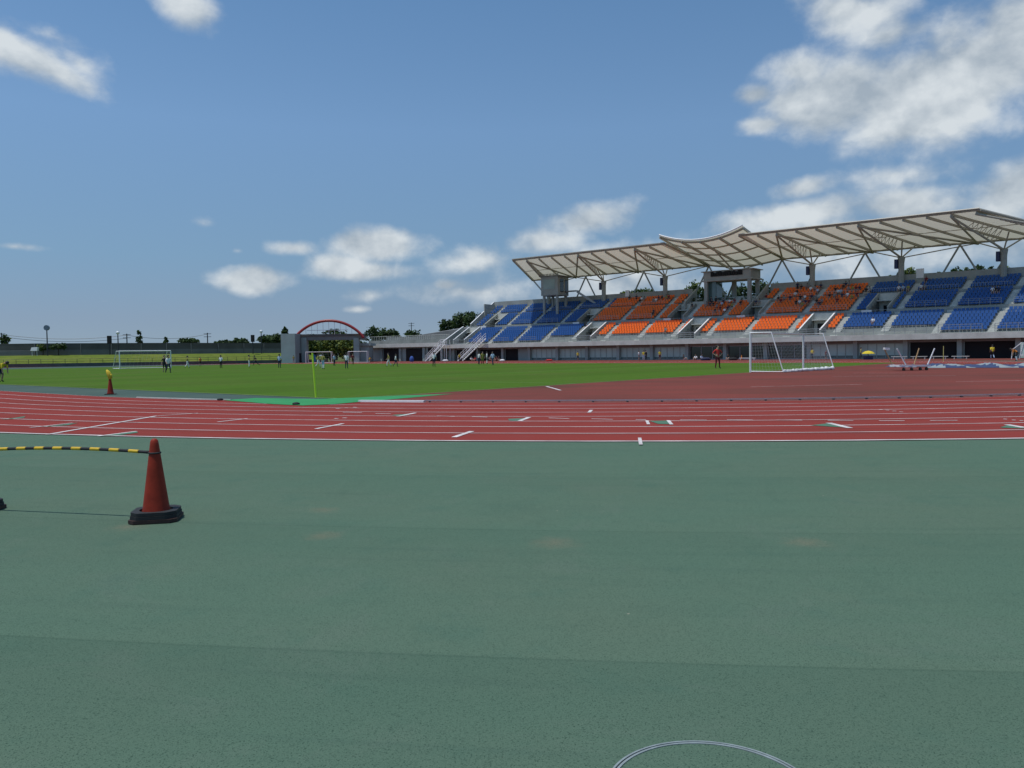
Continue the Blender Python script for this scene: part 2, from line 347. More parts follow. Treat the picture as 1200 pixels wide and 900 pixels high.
for a, b in (((512, 487.8), (533, 488.4)), ((553, 488.6), (571, 489.2)), ((643, 490.2), (667, 491)), ((693, 491.2), (718, 491.8)), ((745, 492), (757, 492.2)), ((797, 492.4), (828, 492.6)), ((852, 492.2), (882, 492.6)), ((910, 492.6), (940, 492.8)), ((970, 493), (1000, 493.3)), ((1030, 493.5), (1060, 493.4)), ((1090, 493.2), (1122, 493)), ((402, 483.5), (424, 484), ), ((440, 485), (458, 485.3))):
    mark(a, b, .06)
for x, y in ((1032, 480.3), (1040, 480.9), (1048, 482), (1056, 483), (1178, 491.5), (1188, 492.6), (1197, 493.2), (396, 478.8), (406, 478.2), (416, 477.6), (394, 490.8), (404, 490)):
    mark((x-2.2, y), (x+2.2, y+.2), .07)
for pts in (((595, 491.2), (617, 490.2), (609, 493.6), (597, 493.2)), ((761, 493.6), (783, 493.2), (787, 497.6), (771, 497)), ((950, 498.8), (971, 496.4), (993, 501.6)), ((1172, 501.5), (1181, 498.4), (1200, 501.3), (1200, 502.6)),
            ((459, 486.6), (487, 484.6), (470, 488.3)), ((120, 511), (160, 506), (162, 507.4), (138, 510.6)), ((48, 501), (92, 495.6), (80, 498.6)), ((0, 492.5), (30, 488), (28, 489.8))):
    wedge(pts)
struct('track_markings', g, [M_white, M_linegreen])
g = MB()
def arcmark(R, u0, a0, a1, w, z=.0085):
    n = 24
    for i in range(n):
        t0 = radians(a0+(a1-a0)*i/n); t1 = radians(a0+(a1-a0)*(i+1)/n)
        g.fan([S(u0+R*cos(t0), R*sin(t0), z), S(u0+R*cos(t1), R*sin(t1), z), S(u0+(R+w)*cos(t1), (R+w)*sin(t1), z), S(u0+(R+w)*cos(t0), (R+w)*sin(t0), z)])
for a, b in (((975, 441.2), (1120, 440.3)), ((1000, 437.2), (1060, 437.3)), ((880, 453.5), (1010, 450.6)), ((1120, 447.5), (1200, 446))):
    mark(a, b, .05, z=.0085)
struct('infield_markings', g, M_white)
g = MB()
for a, b in ((( -11.45, -33.1), (-11.45, 33)), ((-11.45, -33.1), (93, -33.1)), ((4.6, -20), (4.6, 20)), ((4.6, 20), (-11.45, 20)), ((-11.45, -20), (4.6, -20)), ((42, -33), (42, 33))):
    p, q = S(*a), S(*b); d = (q-p).normalized(); x = Vector((-d.y, d.x, 0))*.045; zz = Vector((0, 0, .012)); g.add([p-x+zz, p+x+zz, q+x+zz, q-x+zz], [(0, 1, 2, 3)])
struct('pitch_markings', g, mat('faded_line', (.2, .28, .11), .9, var=.3, vscale=.8))

# kerb rail along the inside of the bend
def arcpt(R, a, z): return S(R*cos(radians(a)), R*sin(radians(a)), z)
def ang(p): u, v = uv(p); return math.degrees(atan2(v, u)) % 360
t = thing('kerb_rail', 'low grey aluminium kerb rail on small feet along the inner edge of the track', 'kerb', arcpt(36.4, 235, 0))
a0, a1 = ang(G(492, 472.5)), ang(G(1260, 462.5)); n = 60; rl = MB(); ft = MB()
for i in range(n):
    p, q = arcpt(36.42, a0+(a1-a0)*i/n, .055), arcpt(36.42, a0+(a1-a0)*(i+1)/n, .055); rl.bar(p, q, .05, .035)
rl.build('rail', M_metal, t)
for i in range(0, n, 3):
    p = arcpt(36.42, a0+(a1-a0)*(i+.5)/n, 0); fm = MB(); fm.bar(p+Vector((0, 0, .004)), p+Vector((0, 0, .036)), .08, .05); fm.build('foot', M_black, t)
t = MB(); a0, a1 = ang(G(423, 470.8)), ang(G(491, 472.6))
for i in range(10): t.bar(arcpt(36.4, a0+(a1-a0)*i/10, .03), arcpt(36.4, a0+(a1-a0)*(i+1)/10, .03), .2, .05)
tag(t.build('kerb_board', M_whitep), 'thick white kerb board lying at the edge of the green turf mat', 'kerb')
t = MB(); a0, a1 = ang(G(168, 465.8)), ang(G(262, 469.8))
for i in range(10): t.bar(arcpt(36.45, a0+(a1-a0)*i/10, .02), arcpt(36.45, a0+(a1-a0)*(i+1)/10, .02), .05, .035)
tag(t.build('kerb_strip', M_concl), 'thin white kerb strip beside the teal ground left of the green mat', 'kerb')
for (x, y, s, lab) in ((258, 469.3, .1, 'small black block at the left end of the green turf mat'), (347, 474.6, .11, 'dark lumpy sandbag holding down the front of the green turf mat')):
    p = G(x, y); m = MB(); m.lathe([(s*.6, 0), (s, s*.25), (s*.9, s*.55), (s*.3, s*.75)], p, 10); o = m.build('sandbag', M_black, origin=p, smooth=True); tag(o, lab, 'sandbag')

# grass bank, its kerb, fence and the boundary wall on the left
BP = [Vector((-190, 128, 0)), Vector((-130, 129, 0)), G(-60, 431.6), G(0, 430.9), G(90, 429.5), G(180, 428), G(260, 426.6), G(330, 425.2), G(347, 424.9), G(347, 424.9)+Vector((5.5, 5.5, 0))]
def outn(i):
    d = (BP[min(i+1, len(BP)-1)]-BP[max(i-1, 0)]).normalized(); return Vector((-d.y, d.x, 0))
def off(i, o, z): return BP[i]+outn(i)*o+Vector((0, 0, z))
def strip(mb, secs, mi=0):
    n = len(BP); k = len(secs); o = len(mb.v)
    for i in range(n):
        for (oo, z) in secs: mb.v.append(off(i, oo, z))
    for i in range(n-1):
        for j in range(k-1):
            mb.f.append((o+i*k+j, o+(i+1)*k+j, o+(i+1)*k+j+1, o+i*k+j+1)); mb.m.append(mi)
m = MB(); strip(m, [(.5, .2), (3, .75), (7, 1.55), (10, 2.0), (13, 2.12), (40, 2.1), (60, -.1)]); struct('grass_bank', m, M_bank)
m = MB(); strip(m, [(0, -.02), (0, .62), (.45, .62), (.5, .1)]); tag(m.build('bank_kerb', mat('kerb_dark', (.085, .095, .09), .9, var=.25, vscale=.4)), 'low dark concrete kerb wall running along the foot of the grass bank', 'wall')
m = MB(); n = len(BP)
t = thing('boundary_wall', 'long grey brown slatted boundary wall standing on top of the grass bank', 'wall', off(3, 15, 2.1))
lo = MB(); hi = MB(); cap = MB()
strip(lo, [(15, 2.05), (15, 3.15), (15.12, 3.15)]); strip(hi, [(15.05, 3.15), (15.05, 4.32), (15.2, 4.32), (15.2, 2)]); strip(cap, [(14.98, 4.32), (14.98, 4.42), (15.28, 4.42), (15.28, 4.32)])
for z in (2.35, 2.65, 2.95): strip(lo, [(14.97, z), (14.97, z+.06), (15, z+.06)])
for z in (3.4, 3.65, 3.9, 4.12): strip(hi, [(15.01, z), (15.01, z+.08), (15.05, z+.08)])
lo.build('lower_panel', M_fence2, t); hi.build('upper_panel', M_fence, t); cap.build('cap', M_fence, t)
for i in range(n-1):
    L = (BP[i+1]-BP[i]).length; k = max(1, int(L/6))
    for j in range(k):
        p = off(i, 14.9, 2.0).lerp(off(i+1, 14.9, 2.0), j/k); q = MB(); q.bar(p, p+Vector((0, 0, 2.3)), .14); q.build('post', M_fence2, t)
t = thing('rail_fence', 'thin dark rail fence with slim posts at the foot of the grass bank', 'fence', off(3, 1.4, .3))
rl = MB()
for i in range(1, n-1):
    for z in (.95, 1.35): rl.tube([off(i, 1.4, z), off(i+1, 1.4, z)], .028, 5)
rl.build('rails', M_pole, t)
for i in range(1, n-1):
    L = (BP[i+1]-BP[i]).length; k = max(1, int(L/1.9))
    for j in range(k):
        p = off(i, 1.4, .3).lerp(off(i+1, 1.4, .3), j/k); q = MB(); q.tube([p, p+Vector((0, 0, 1.08))], .035, 5); q.build('post', M_pole, t)

# ================================================================== TREES
def crown_mesh(name, blobs, nleaf, leaf, mats, origin, rng):
    mb = MB(); tot = sum(b[3]*b[4]*b[5] for b in blobs)
    for (cx, cy, cz, rx, ry, rz) in blobs:
        k = int(nleaf*(rx*ry*rz)/tot)+20; nc = max(7, k//14)
        cl = []
        for _ in range(nc):
            while True:
                p = Vector((rng.uniform(-1, 1), rng.uniform(-1, 1), rng.uniform(-1, 1)))
                if .25 < p.length < 1: break
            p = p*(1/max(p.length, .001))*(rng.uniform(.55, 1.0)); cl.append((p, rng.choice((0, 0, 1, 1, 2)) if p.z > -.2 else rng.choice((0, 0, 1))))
        for i in range(k):
            p, mi = cl[i % nc]; q = p + Vector((rng.gauss(0, .2), rng.gauss(0, .2), rng.gauss(0, .15)))
            c = origin+Vector((cx+q.x*rx, cy+q.y*ry, cz+q.z*rz)); a = Vector((rng.gauss(0, 1), rng.gauss(0, 1), rng.gauss(0, .6))).normalized()
            b = a.cross(Vector((rng.gauss(0, 1), rng.gauss(0, 1), rng.gauss(0, 1)))).normalized(); s = leaf*rng.uniform(.6, 1.3)
            mb.add([c-a*s, c-b*s*.6, c+a*s, c+b*s*.6], [(0, 1, 2, 3)], mi)
    return mb
def tree(label, x, ytop, wpx, depth, zbase=0, ybot=None, nleaf=700, mats=None, group=None, name='tree', slim=False, cat='tree'):
    rng = random.Random(int(x*7+ytop*13)); mats = mats or (M_leafd, M_leafm, M_leafd)
    top = PD(x, ytop, depth); base = Vector((top.x, top.y, zbase)); H = top.z-zbase; Wd = wpx*depth/FPX
    t = thing(name, label, cat, base, group)
    cb = H*.3 if ybot is None else max(.05*H, PD(x, ybot, depth).z-zbase); ch = H-cb
    tr = MB(); tr.tube([base, base+Vector((.02*H, 0, cb+ch*.25)), base+Vector((0, .02*H, cb+ch*.7))], [max(.12, H*.03), max(.09, H*.022), .04], 7)
    for i in range(5):
        a = rng.uniform(0, 6.28); z0 = cb+ch*rng.uniform(.05, .4); tr.tube([base+Vector((0, 0, z0)), base+Vector((cos(a)*Wd*.3, sin(a)*Wd*.3, z0+ch*.3))], [max(.06, H*.012), .025], 5)
    tr.build('trunk', M_bark, t)
    bl = []
    if slim:
        bl = [(0, 0, cb+ch*.3, Wd*.5, Wd*.5, ch*.32), (0, 0, cb+ch*.68, Wd*.33, Wd*.33, ch*.34)]
    else:
        bl.append((0, 0, cb+ch*.5, Wd*.33, Wd*.33, ch*.46))
        k = 6 if Wd > 4 else 4
        for i in range(k):
            a = i/k*6.28+rng.uniform(-.4, .4); r = Wd*rng.uniform(.2, .3); s = rng.uniform(.17, .25)
            bl.append((cos(a)*r, sin(a)*r, cb+ch*rng.uniform(.3, .68), Wd*s, Wd*s, ch*rng.uniform(.2, .3)))
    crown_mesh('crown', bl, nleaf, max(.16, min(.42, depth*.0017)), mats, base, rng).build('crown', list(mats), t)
    return t
LG = (M_leafm, M_leafl, M_leafl); MG = (M_leafm, M_leafd, M_leafl)
TG = 'trees beyond the boundary wall'
tree('dark rounded tree beyond the boundary wall, widest one left of the players in white', 220, 396, 26, 230, 0, 404, 900, group=TG)
tree('low dark tree beyond the wall left of the speaker pole', 263, 398, 22, 230, 0, 404, 600, group=TG)
tree('low dark tree beyond the wall just behind the speaker pole', 282, 396, 22, 235, 0, 404, 600, group=TG)
tree('tall dark tree beyond the wall behind the white globe lamp', 312, 391.5, 26, 225, 0, 404, 800, group=TG)
tree('dark tree between the globe lamp and the square grey tower', 326, 390.5, 22, 220, 0, 404, 700, group=TG)
tree('dark pointed conifer rising behind the square grey tower', 334, 383.5, 6, 215, 0, 392, 400, slim=True, group=TG)
tree('thin sparse conifer standing beyond the wall above the far goal', 163, 388, 7, 200, 0, 404, 160, slim=True, group=TG)
tree('small lone tree beyond the wall right of the far goal', 194, 395, 5, 200, 0, 402, 160, slim=True, group=TG)
tree('small sparse tree beyond the wall at the left edge of the view', 6, 392, 12, 190, 0, 404, 260, mats=MG, group=TG)
tree('low bush on the bank left of the round headed lamp', 50, 402.5, 14, 152, 2.0, 411, 380, mats=MG, name='bush', cat='bush')
tree('low wide bush on the bank right of the round headed lamp', 68, 402, 22, 152, 2.0, 411, 480, mats=(M_leafd, M_leafm, M_leafd), name='bush', cat='bush')
tree('dark tree far behind the red arch, under its left half', 366, 391, 20, 240, 0, 402, 500, group=TG)
tree('dark tree far behind the middle of the red arch', 394, 385, 34, 240, 0, 402, 900, group=TG)
tree('broad dark tree behind the gatehouse right of the red arch', 440, 381.5, 34, 225, 0, 402, 1100, group=TG)
tree('dark tree on the right shoulder of the broad tree by the arch', 460, 385, 22, 225, 0, 402, 700, group=TG)
tree('low dark tree behind the flat annex roof', 486, 387, 26, 220, 0, 402, 700, group=TG)
tree('tall dark tree beside the left end of the grandstand', 541, 362, 30, 215, 0, 392, 1400, group=TG)
tree('dark tree half hidden by the left end of the grandstand', 556, 364, 26, 210, 0, 390, 1000, group=TG)
tree('dark tree sloping down towards the annex roof', 524, 372, 22, 218, 0, 394, 800, group=TG)
for i, (x, yt, w, lab) in enumerate(((351, 397, 14, 'dark green tree between the grey tower and the left arch pier'), (366, 393, 30, 'yellow green tree seen under the arch deck, just right of its left pier'), (387, 392, 34, 'yellow green tree under the middle of the arch deck'),
                      (408, 393, 30, 'yellow green tree under the arch deck, just left of its right pier'), (424, 399, 20, 'small green tree right of the right arch pier'))):
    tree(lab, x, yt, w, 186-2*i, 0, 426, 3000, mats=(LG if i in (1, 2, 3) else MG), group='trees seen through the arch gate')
TS = 'trees behind the grandstand'
for (x, yt, w, d, yb, nl, mm, lab) in ((735, 340, 22, 190, 352, 500, MG, 'low tree showing over the stand wall above the left orange seats'), (757, 338, 36, 185, 352, 700, MG, 'wide low tree showing over the stand wall left of the announcers box'),
    (812, 330, 24, 165, 356, 900, MG, 'bushy tree close to the left side of the announcers box'), (826, 337, 18, 165, 356, 500, None, 'dark shrub tucked under the left corner of the announcers box'),
    (846, 338, 20, 165, 356, 700, None, 'dark tree seen through the legs of the announcers box on the left'), (866, 332, 24, 162, 356, 900, None, 'dark tree seen through the legs of the announcers box on the right'),
    (890, 326, 26, 160, 352, 900, None, 'dark tree just right of the announcers box'), (908, 331, 22, 158, 350, 700, MG, 'lighter tree right of the announcers box next to the wall'),
    (1009, 325, 10, 150, 335, 220, MG, 'tiny treetop peeping over the stand wall behind the orange seats'), (1066, 312, 26, 145, 335, 900, LG, 'bright green treetop over the wall beside the white wall panel'),
    (1046, 323, 18, 146, 335, 500, LG, 'small green treetop left of the bright treetop over the wall'), (1104, 317, 14, 150, 330, 400, None, 'dark treetop over the wall, leftmost of the row at the right'),
    (1120, 312.5, 16, 150, 328, 450, None, 'pointed dark treetop over the wall at the right'), (1133, 313, 14, 150, 328, 400, MG, 'greener treetop over the wall right of the pointed one'),
    (1146, 310.5, 18, 150, 326, 500, None, 'largest dark treetop over the wall left of the right column'), (1160, 311, 14, 150, 326, 400, None, 'dark treetop directly left of the right column'), (1177, 311, 14, 150, 325, 350, MG, 'treetop over the wall right of the right column')):
    tree(lab, x, yt, w, d, 2, yb, nl, mats=mm, group=TS)

# ================================================================== GRANDSTAND
ST = thing('grandstand', 'long roofed grandstand with blue and orange seats, white membrane roof and glazed ground floor', 'grandstand', SU(27, 67, 0))
UA, UB = -38, 79.5
AISLES = [27.8+s*k for k in (3.1, 9.3, 16, 22.8, 29.2, 35.8, 42.2, 48.6) for s in (1, -1)]
AISLES = sorted(a for a in AISLES if UA < a < UB)
VOL = [(26.6, 29.4), (46.4, 49.3), (7.0, 9.9), (76.6, 79.3), (-25, -22)]        # lower entrances
VOM = [(73.2, 75.8), (50.6, 53.2), (32.0, 34.6), (19.0, 21.6), (0.2, 2.8), (-23, -20)]   # entrances to the middle tier
LROW = [(67.4+.82*i, 3.42+.42*i) for i in range(7)]
MROW = [(74.2+.82*i, 6.95+.42*i) for i in range(6)]
TROW = [(79.72+.82*i, 9.72+.42*i) for i in range(4)]
def segs(holes, a=UA, b=UB):
    out = []; x = a
    for h0, h1 in sorted(holes):
        if h0 > x: out.append((x, min(h0, b)))
        x = max(x, h1)
    if x < b: out.append((x, b))
    return out
slab = MB()
slab.sbox(UA, 81.5, 66.0, 67.5, 2.55, 3.3); slab.build('concourse_slab', M_concl, ST)
te = MB()
def row_steps(rows, holes, zbot):
    for a, b in segs(holes):
        for i, (v, z) in enumerate(rows): te.sbox(a, b, v, v+.82, zbot, z)
row_steps(LROW, VOL, 3.0); row_steps(MROW, VOM, 5.6); row_steps(TROW, [(21.5, 33.5)], 8)
for a, b in segs([]): te.sbox(a, b, 73.14, 74.2, 5.4, 5.96)
for a, b in segs([]): te.sbox(a, b, 79.12, 79.72, 8.2, 9.1)
te.sbox(21.5, 33.5, 79.72, 83.1, 8.2, 9.2)
te.sbox(UA, 20.6, 83.0, 83.1, 9, 11.0); te.sbox(34.4, UB, 83.0, 83.1, 9, 11.0)
te.sbox(UA, 81.5, 67.5, 83.0, 2.75, 2.95)
for a, b in VOL: te.sbox(a, b, 67.5, 73.14, 2.9, 3.32)
for a, b in VOM: te.sbox(a, b, 74.2, 79.12, 5.3, 5.95)
te.build('terrace', M_conc, ST)
# lighter aisle stairs
for i, a in enumerate(AISLES):
    q = MB(); w = .5
    for rows in (LROW, MROW, TROW):
        if rows is TROW and 21 < a < 34: continue
        for (v, z) in rows:
            q.sbox(a-w, a+w, v-.02, v+.4, z-.3, z-.0+.004 if rows is LROW and v < 68 else z+.012); q.sbox(a-w, a+w, v+.4, v+.8, z-.25, z+.2)
    q.sbox(a-w, a+w, 73.5, 73.85, 5.6, 6.3); q.sbox(a-w, a+w, 73.85, 74.19, 5.6, 6.62); q.build('aisle_stair', M_concl, ST)
# riser walls between tiers
q = MB()
for a, b in segs(VOM): q.sbox(a, b, 74.08, 74.2, 5.7, 7.1)
q.build('tier_wall', M_conc, ST)
q = MB()
for a, b in segs([(21.5, 33.5)]): q.sbox(a, b, 79.6, 79.72, 8.8, 9.8)
q.build('tier_wall', M_conc, ST)
# seats -------------------------------------------------
def seat_geo(p, ax, nx, mi):
    # ax: sideways (towards +u), nx: backwards (towards the rear of the stand)
    w = .215; vs = []; Z = Vector((0, 0, 1)); out = []
    pan = [p-ax*w-nx*.02+Z*.42, p+ax*w-nx*.02+Z*.42, p+ax*w+nx*.38+Z*.39, p-ax*w+nx*.38+Z*.39]
    pan2 = [c-Z*.07 for c in pan]
    bk = [p-ax*w+nx*.36+Z*.4, p+ax*w+nx*.36+Z*.4, p+ax*w*.92+nx*.46+Z*.80, p-ax*w*.92+nx*.46+Z*.80]; bk2 = [c+nx*.05 for c in bk]
    V = pan+pan2+bk+bk2
    Fc = [(0, 1, 2, 3), (0, 4, 5, 1), (1, 5, 6, 2), (3, 7, 4, 0), (4, 7, 6, 5), (8, 9, 10, 11), (11, 10, 14, 15), (12, 15, 14, 13), (9, 13, 14, 10), (8, 11, 15, 12)]
    return V, Fc
SEATS = []
DECK = (-6.0, 57.0)
for rows, tier, holes in ((LROW, 0, VOL), (MROW, 1, VOM), (TROW, 2, [(20.6, 34.4)])):
    edges = sorted([UA+.3, UB-.3]+AISLES)
    for i, (v, z) in enumerate(rows):
        for e0, e1 in zip(edges[:-1], edges[1:]):
            c = (e0+e1)/2
            if tier == 0 and i < 2 and DECK[0] < c < DECK[1]: continue
            wd = e1-e0-1.06; k = int(wd/.48); pt_ = wd/k; s0 = e0+.53+pt_/2
            for j in range(k):
                u = s0+pt_*j
                if any(h0-.42 < u < h1+.42 for h0, h1 in holes): continue
                if tier > 0: orange = (4.4 if tier == 1 else 4.8) < u < (50.0 if tier == 1 else 49.6)
                else: orange = 5.3 < u < 51.2
                if tier == 0 and i >= 2 and 49.3 < u < 51.2: orange = True
                SEATS.append((SU(u, v+.2, z), orange))
SEATS.sort(key=lambda s: (s[0]-Vector((0, 0, 1.4))).length)
near = [s for s in SEATS if (s[0].x/s[0].y)*FPX < 598][:100]; nset = set(id(s) for s in near)
sm = MB(); V, Fc = seat_geo(Vector((0, 0, 0)), AX, NX, 0); sm.add(V, Fc)
first = sm.build('seat', M_blue, ST, origin=(0, 0, 0)); first.location = near[0][0]-Vector(ST['_o'])
for p, orange in near[1:]:
    c = first.copy(); sc.collection.objects.link(c); c.location = p-Vector(ST['_o'])
sm = MB()
for s in SEATS:
    if id(s) in nset: continue
    V, Fc = seat_geo(s[0], AX, NX, 0); sm.add(V, Fc, 1 if s[1] else 0)
tag(sm.build('seats', [M_blue, M_orange], ST), kind='stuff')
# entrances -------------------------------------------------
def zline(v, rows, v0): return rows[0][1]+(v-v0)*.42/.82
def cheek(u, w, v0, v1, z0, ztop0, ztop1, name='entrance_wall', cm_=None):
    q = MB()
    q.hexa([SU(u+w, v0, z0), SU(u, v0, z0), SU(u, v1, z0), SU(u+w, v1, z0), SU(u+w, v0, ztop0), SU(u, v0, ztop0), SU(u, v1, ztop1), SU(u+w, v1, ztop1)])
    o = q.build(name, M_conc, ST); c = MB()
    c.hexa([SU(u+w+.01, v0-.05, ztop0), SU(u-.01, v0-.05, ztop0), SU(u-.01, v1, ztop1), SU(u+w+.01, v1, ztop1), SU(u+w+.01, v0-.05, ztop0+.08), SU(u-.01, v0-.05, ztop0+.08), SU(u-.01, v1, ztop1+.08), SU(u+w+.01, v1, ztop1+.08)])
    c.build('coping', cm_ or M_whitep, o)
for a, b in VOL:
    for u in (a-.2, b): cheek(u, .2, 67.45, 73.14, 2.96, 4.2, 6.9)
    q = MB(); q.sbox(a, b, 73.02, 73.14, 3.32, 6.85); q.sbox(a, b, 72.0, 73.02, 5.75, 5.9); o = q.build('entrance_lintel', M_concl, ST)
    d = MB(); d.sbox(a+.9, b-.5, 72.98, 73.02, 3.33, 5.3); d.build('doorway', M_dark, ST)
    q = MB()
    q.sbox(a, b, 67.5, 67.56, 3.33, 3.5)
    for z in (3.75, 4.05, 4.35): q.bar(SU(a, 67.55, z), SU(b, 67.55, z), .04)
    q.build('guardrail', M_steelg, ST)
for a, b in VOM:
    for u in (a-.2, b): cheek(u, .2, 74.2, 79.12, 5.5, 7.4, 9.75, cm_=M_conc)
    q = MB(); q.sbox(a, b, 79.0, 79.12, 5.95, 9.7); q.sbox(a, b, 77.8, 79.0, 8.5, 8.65); q.build('entrance_lintel', M_concl, ST)
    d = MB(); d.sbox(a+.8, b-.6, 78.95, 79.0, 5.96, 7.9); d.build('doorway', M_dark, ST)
    q = MB()
    for z in (6.3, 6.65, 7.0): q.bar(SU(a-.8, 73.3, z), SU(b+1.6, 73.3, z), .045)
    for k in range(6): u = a-.8+(b-a+2.4)*k/5; q.bar(SU(u, 73.3, 5.96), SU(u, 73.3, 7.02), .05)
    q.build('guardrail', M_steelg, ST)
    q = MB(); q.sbox(b-.9, b+.5, 73.2, 73.25, 6.3, 7.05); q.build('sign_panel', M_whitep, ST)
# guard rails: front edge, cross aisle, upper walkway
edges = [UA]+AISLES+[UB]
for e0, e1 in zip(edges[:-1], edges[1:]):
    q = MB(); a, b = e0+.7, e1-.7
    for z in (3.75, 4.1, 4.4): q.bar(SU(a, 66.35, z), SU(b, 66.35, z), .035 if z < 4.3 else .05)
    k = int((b-a)/1.2)
    for j in range(k+1): u = a+(b-a)*j/k; q.bar(SU(u, 66.35, 3.3), SU(u, 66.35, 4.42), .05)
    q.build('guardrail', M_steelg, ST)
    hol = [h for h in VOM if h[0] < (a+b)/2 < h[1] or abs((h[0]+h[1])/2-(a+b)/2) < 3.4]
    if not hol:
        q = MB()
        for z in (7.5, 7.8, 8.05): q.bar(SU(a, 74.13, z), SU(b, 74.13, z), .035)
        for j in range(k+1): u = a+(b-a)*j/k; q.bar(SU(u, 74.13, 7.1), SU(u, 74.13, 8.06), .045)
        q.build('guardrail', M_steelg, ST)
    if not 21 < (a+b)/2 < 35:
        q = MB()
        for z in (9.8, 10.5): q.bar(SU(a, 79.3, z), SU(b, 79.3, z), .04)
        for j in range(4*k+1): u = a+(b-a)*j/(4*k); q.bar(SU(u, 79.3, 9.1), SU(u, 79.3, 10.52), .028)
        q.build('guardrail', M_steelg, ST)
for a, b in segs(VOL, -5.5, 56.5):
    q = MB(); q.sbox(a+.05, b-.05, 67.5, 67.6, 3.43, 3.8)
    q.build('deck_wall', M_conc, ST)
# back wall
q = MB(); q.sbox(UA, 20.6, 83.1, 83.35, 9, 12.65); q.sbox(34.4, UB, 83.1, 83.35, 9, 12.65); q.sbox(UB-.25, UB, 79, 83.1, 8, 12.0)
q.build('back_wall', M_conc, ST)
q = MB(); q.sbox(20.6, 34.4, 83.1, 83.35, 9, 9.9); q.build('back_wall', M_conc, ST)
q = MB(); u = onu = -1.2
q.sbox(-1.9, -.9, 82.95, 83.09, 12.0, 13.4); q.build('wall_panel', M_whitep, ST)
q = MB(); q.sbox(46.9, 47.7, 82.95, 83.09, 12.0, 13.2); q.build('wall_panel', M_whitep, ST)
# end wall at the far end: sloping parapet in two flights
for (v0, z0, v1, z1, u) in ((66.2, 3.9, 73.5, 7.1, 81.2), (74.0, 7.6, 83.2, 12.6, 79.5)):
    cheek(u, .25, v0, v1, 2.9, z0, z1, 'end_wall')
q = MB(); q.sbox(79.5, 81.2, 72.4, 83, 2.9, 5.8); q.build('end_landing', M_conc, ST)
# VIP area walls and hedges' planters in the middle
for z, v, a, b in ((10.1, 80.2, 21.0, 34), (9.6, 79.4, 21.6, 33.4), (10.7, 81.6, 20.6, 34.4)):
    q = MB(); k = 4
    for j in range(k): q.sbox(a+(b-a)*j/k+.15, a+(b-a)*(j+1)/k-.15, v, v+.2, 9, z)
    q.build('vip_parapet', M_concl, ST)
for a in (20.9, 33.5):
    q = MB(); q.hexa([SU(a+.3, 78.4, 8.9), SU(a, 78.4, 8.9), SU(a, 83.1, 8.9), SU(a+.3, 83.1, 8.9), SU(a+.3, 78.4, 10), SU(a, 78.4, 10), SU(a, 83.1, 12.6), SU(a+.3, 83.1, 12.6)]); q.build('side_wall', M_conc, ST)
for k_, (u_, v_, w_, lab_) in enumerate(((33.2, 81.9, 2.0, 'low dark shrub left of the announcers box beside the side wall'), (31.4, 81.8, 2.2, 'low shrub hard against the left side of the announcers box'),
        (26.3, 82.0, 2.4, 'dark shrub behind the legs of the announcers box'), (24.0, 82.2, 2.2, 'dark shrub behind the right leg of the announcers box'), (21.6, 81.9, 2.2, 'low dark shrub right of the announcers box by the wall'))):
    p_ = SU(u_, v_, 9.2); t_ = thing('shrub', lab_, 'shrub', p_, 'shrubs around the announcers box'); r_ = random.Random(k_+40)
    q = MB(); q.tube([p_, p_+Vector((0, 0, .9))], [.07, .04], 6); q.build('stem', M_bark, t_)
    crown_mesh('foliage', [(0, 0, .95, w_*.5, w_*.42, .8), (.5, .1, 1.25, w_*.3, w_*.3, .5), (-.5, 0, 1.1, w_*.32, w_*.3, .55)], 420, .13, None, p_, r_).build('foliage', [M_leafd, M_leafm, M_leafm], t_)
# ground floor -------------------------------------------------
q = MB(); q.sbox(UA, 81.5, 67.9, 68.1, 0, 2.75); q.build('ground_floor_wall', M_wall, ST)
q = MB(); q.sbox(UA, 81.5, 67.4, 67.9, 2.2, 2.75); q.build('beam', M_concd, ST)
bays = [27.8-.0+6.45*k for k in range(-10, 9)]
kind = {}
for i, b0 in enumerate(bays[:-1]):
    b1 = bays[i+1]; c = (b0+b1)/2
    q = MB(); q.sbox(b1-.28, b1+.28, 67.25, 67.9, 0, 2.75); q.build('pillar', M_wall, ST)
    if c > 79.5: continue
    if c > 66: ty = 'garage'
    elif c > 59: ty = 'garage_half'
    elif c > 30.5: ty = 'panels'
    elif c > 24: ty = 'entrance'
    elif c > 11: ty = 'windows'
    elif c > -2: ty = 'panels'
    elif c > -7: ty = 'door'
    else: ty = 'garage'
    if ty in ('panels', 'windows', 'entrance'):
        n4 = 5 if ty == 'panels' else 3
        o = None
        f = MB(); f.sbox(b0+.3, b1-.3, 67.8, 67.88, 0.02, .14); f.sbox(b0+.3, b1-.3, 67.8, 67.88, 2.06, 2.2)
        for j in range(n4+1): u = b0+.32+(b1-b0-.64)*j/n4; f.sbox(u-.04, u+.04, 67.78, 67.88, .02, 2.2)
        o = f.build('window', M_steelg if ty != 'panels' else M_wall, ST)
        for j in range(n4):
            u0 = b0+.36+(b1-b0-.64)*j/n4; u1 = b0+.28+(b1-b0-.64)*(j+1)/n4
            p = MB(); p.sbox(u0, u1, 67.83, 67.87, .14, 2.06); p.build('pane', M_glassd if ty != 'panels' else M_panel, o)
        if ty == 'panels':
            p = MB(); p.sbox(b0+.36, b1-.36, 67.815, 67.829, .14, .5); p.build('kick_panel', M_glass, o)
    elif ty == 'door':
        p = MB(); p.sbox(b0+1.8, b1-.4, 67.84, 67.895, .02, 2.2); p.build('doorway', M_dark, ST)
    else:
        u0 = b0+.5 if ty == 'garage' else b0+3.0
        p = MB(); p.sbox(u0, b1-.45, 67.84, 67.895, .02, 2.2); p.build('garage_opening', M_dark, ST)
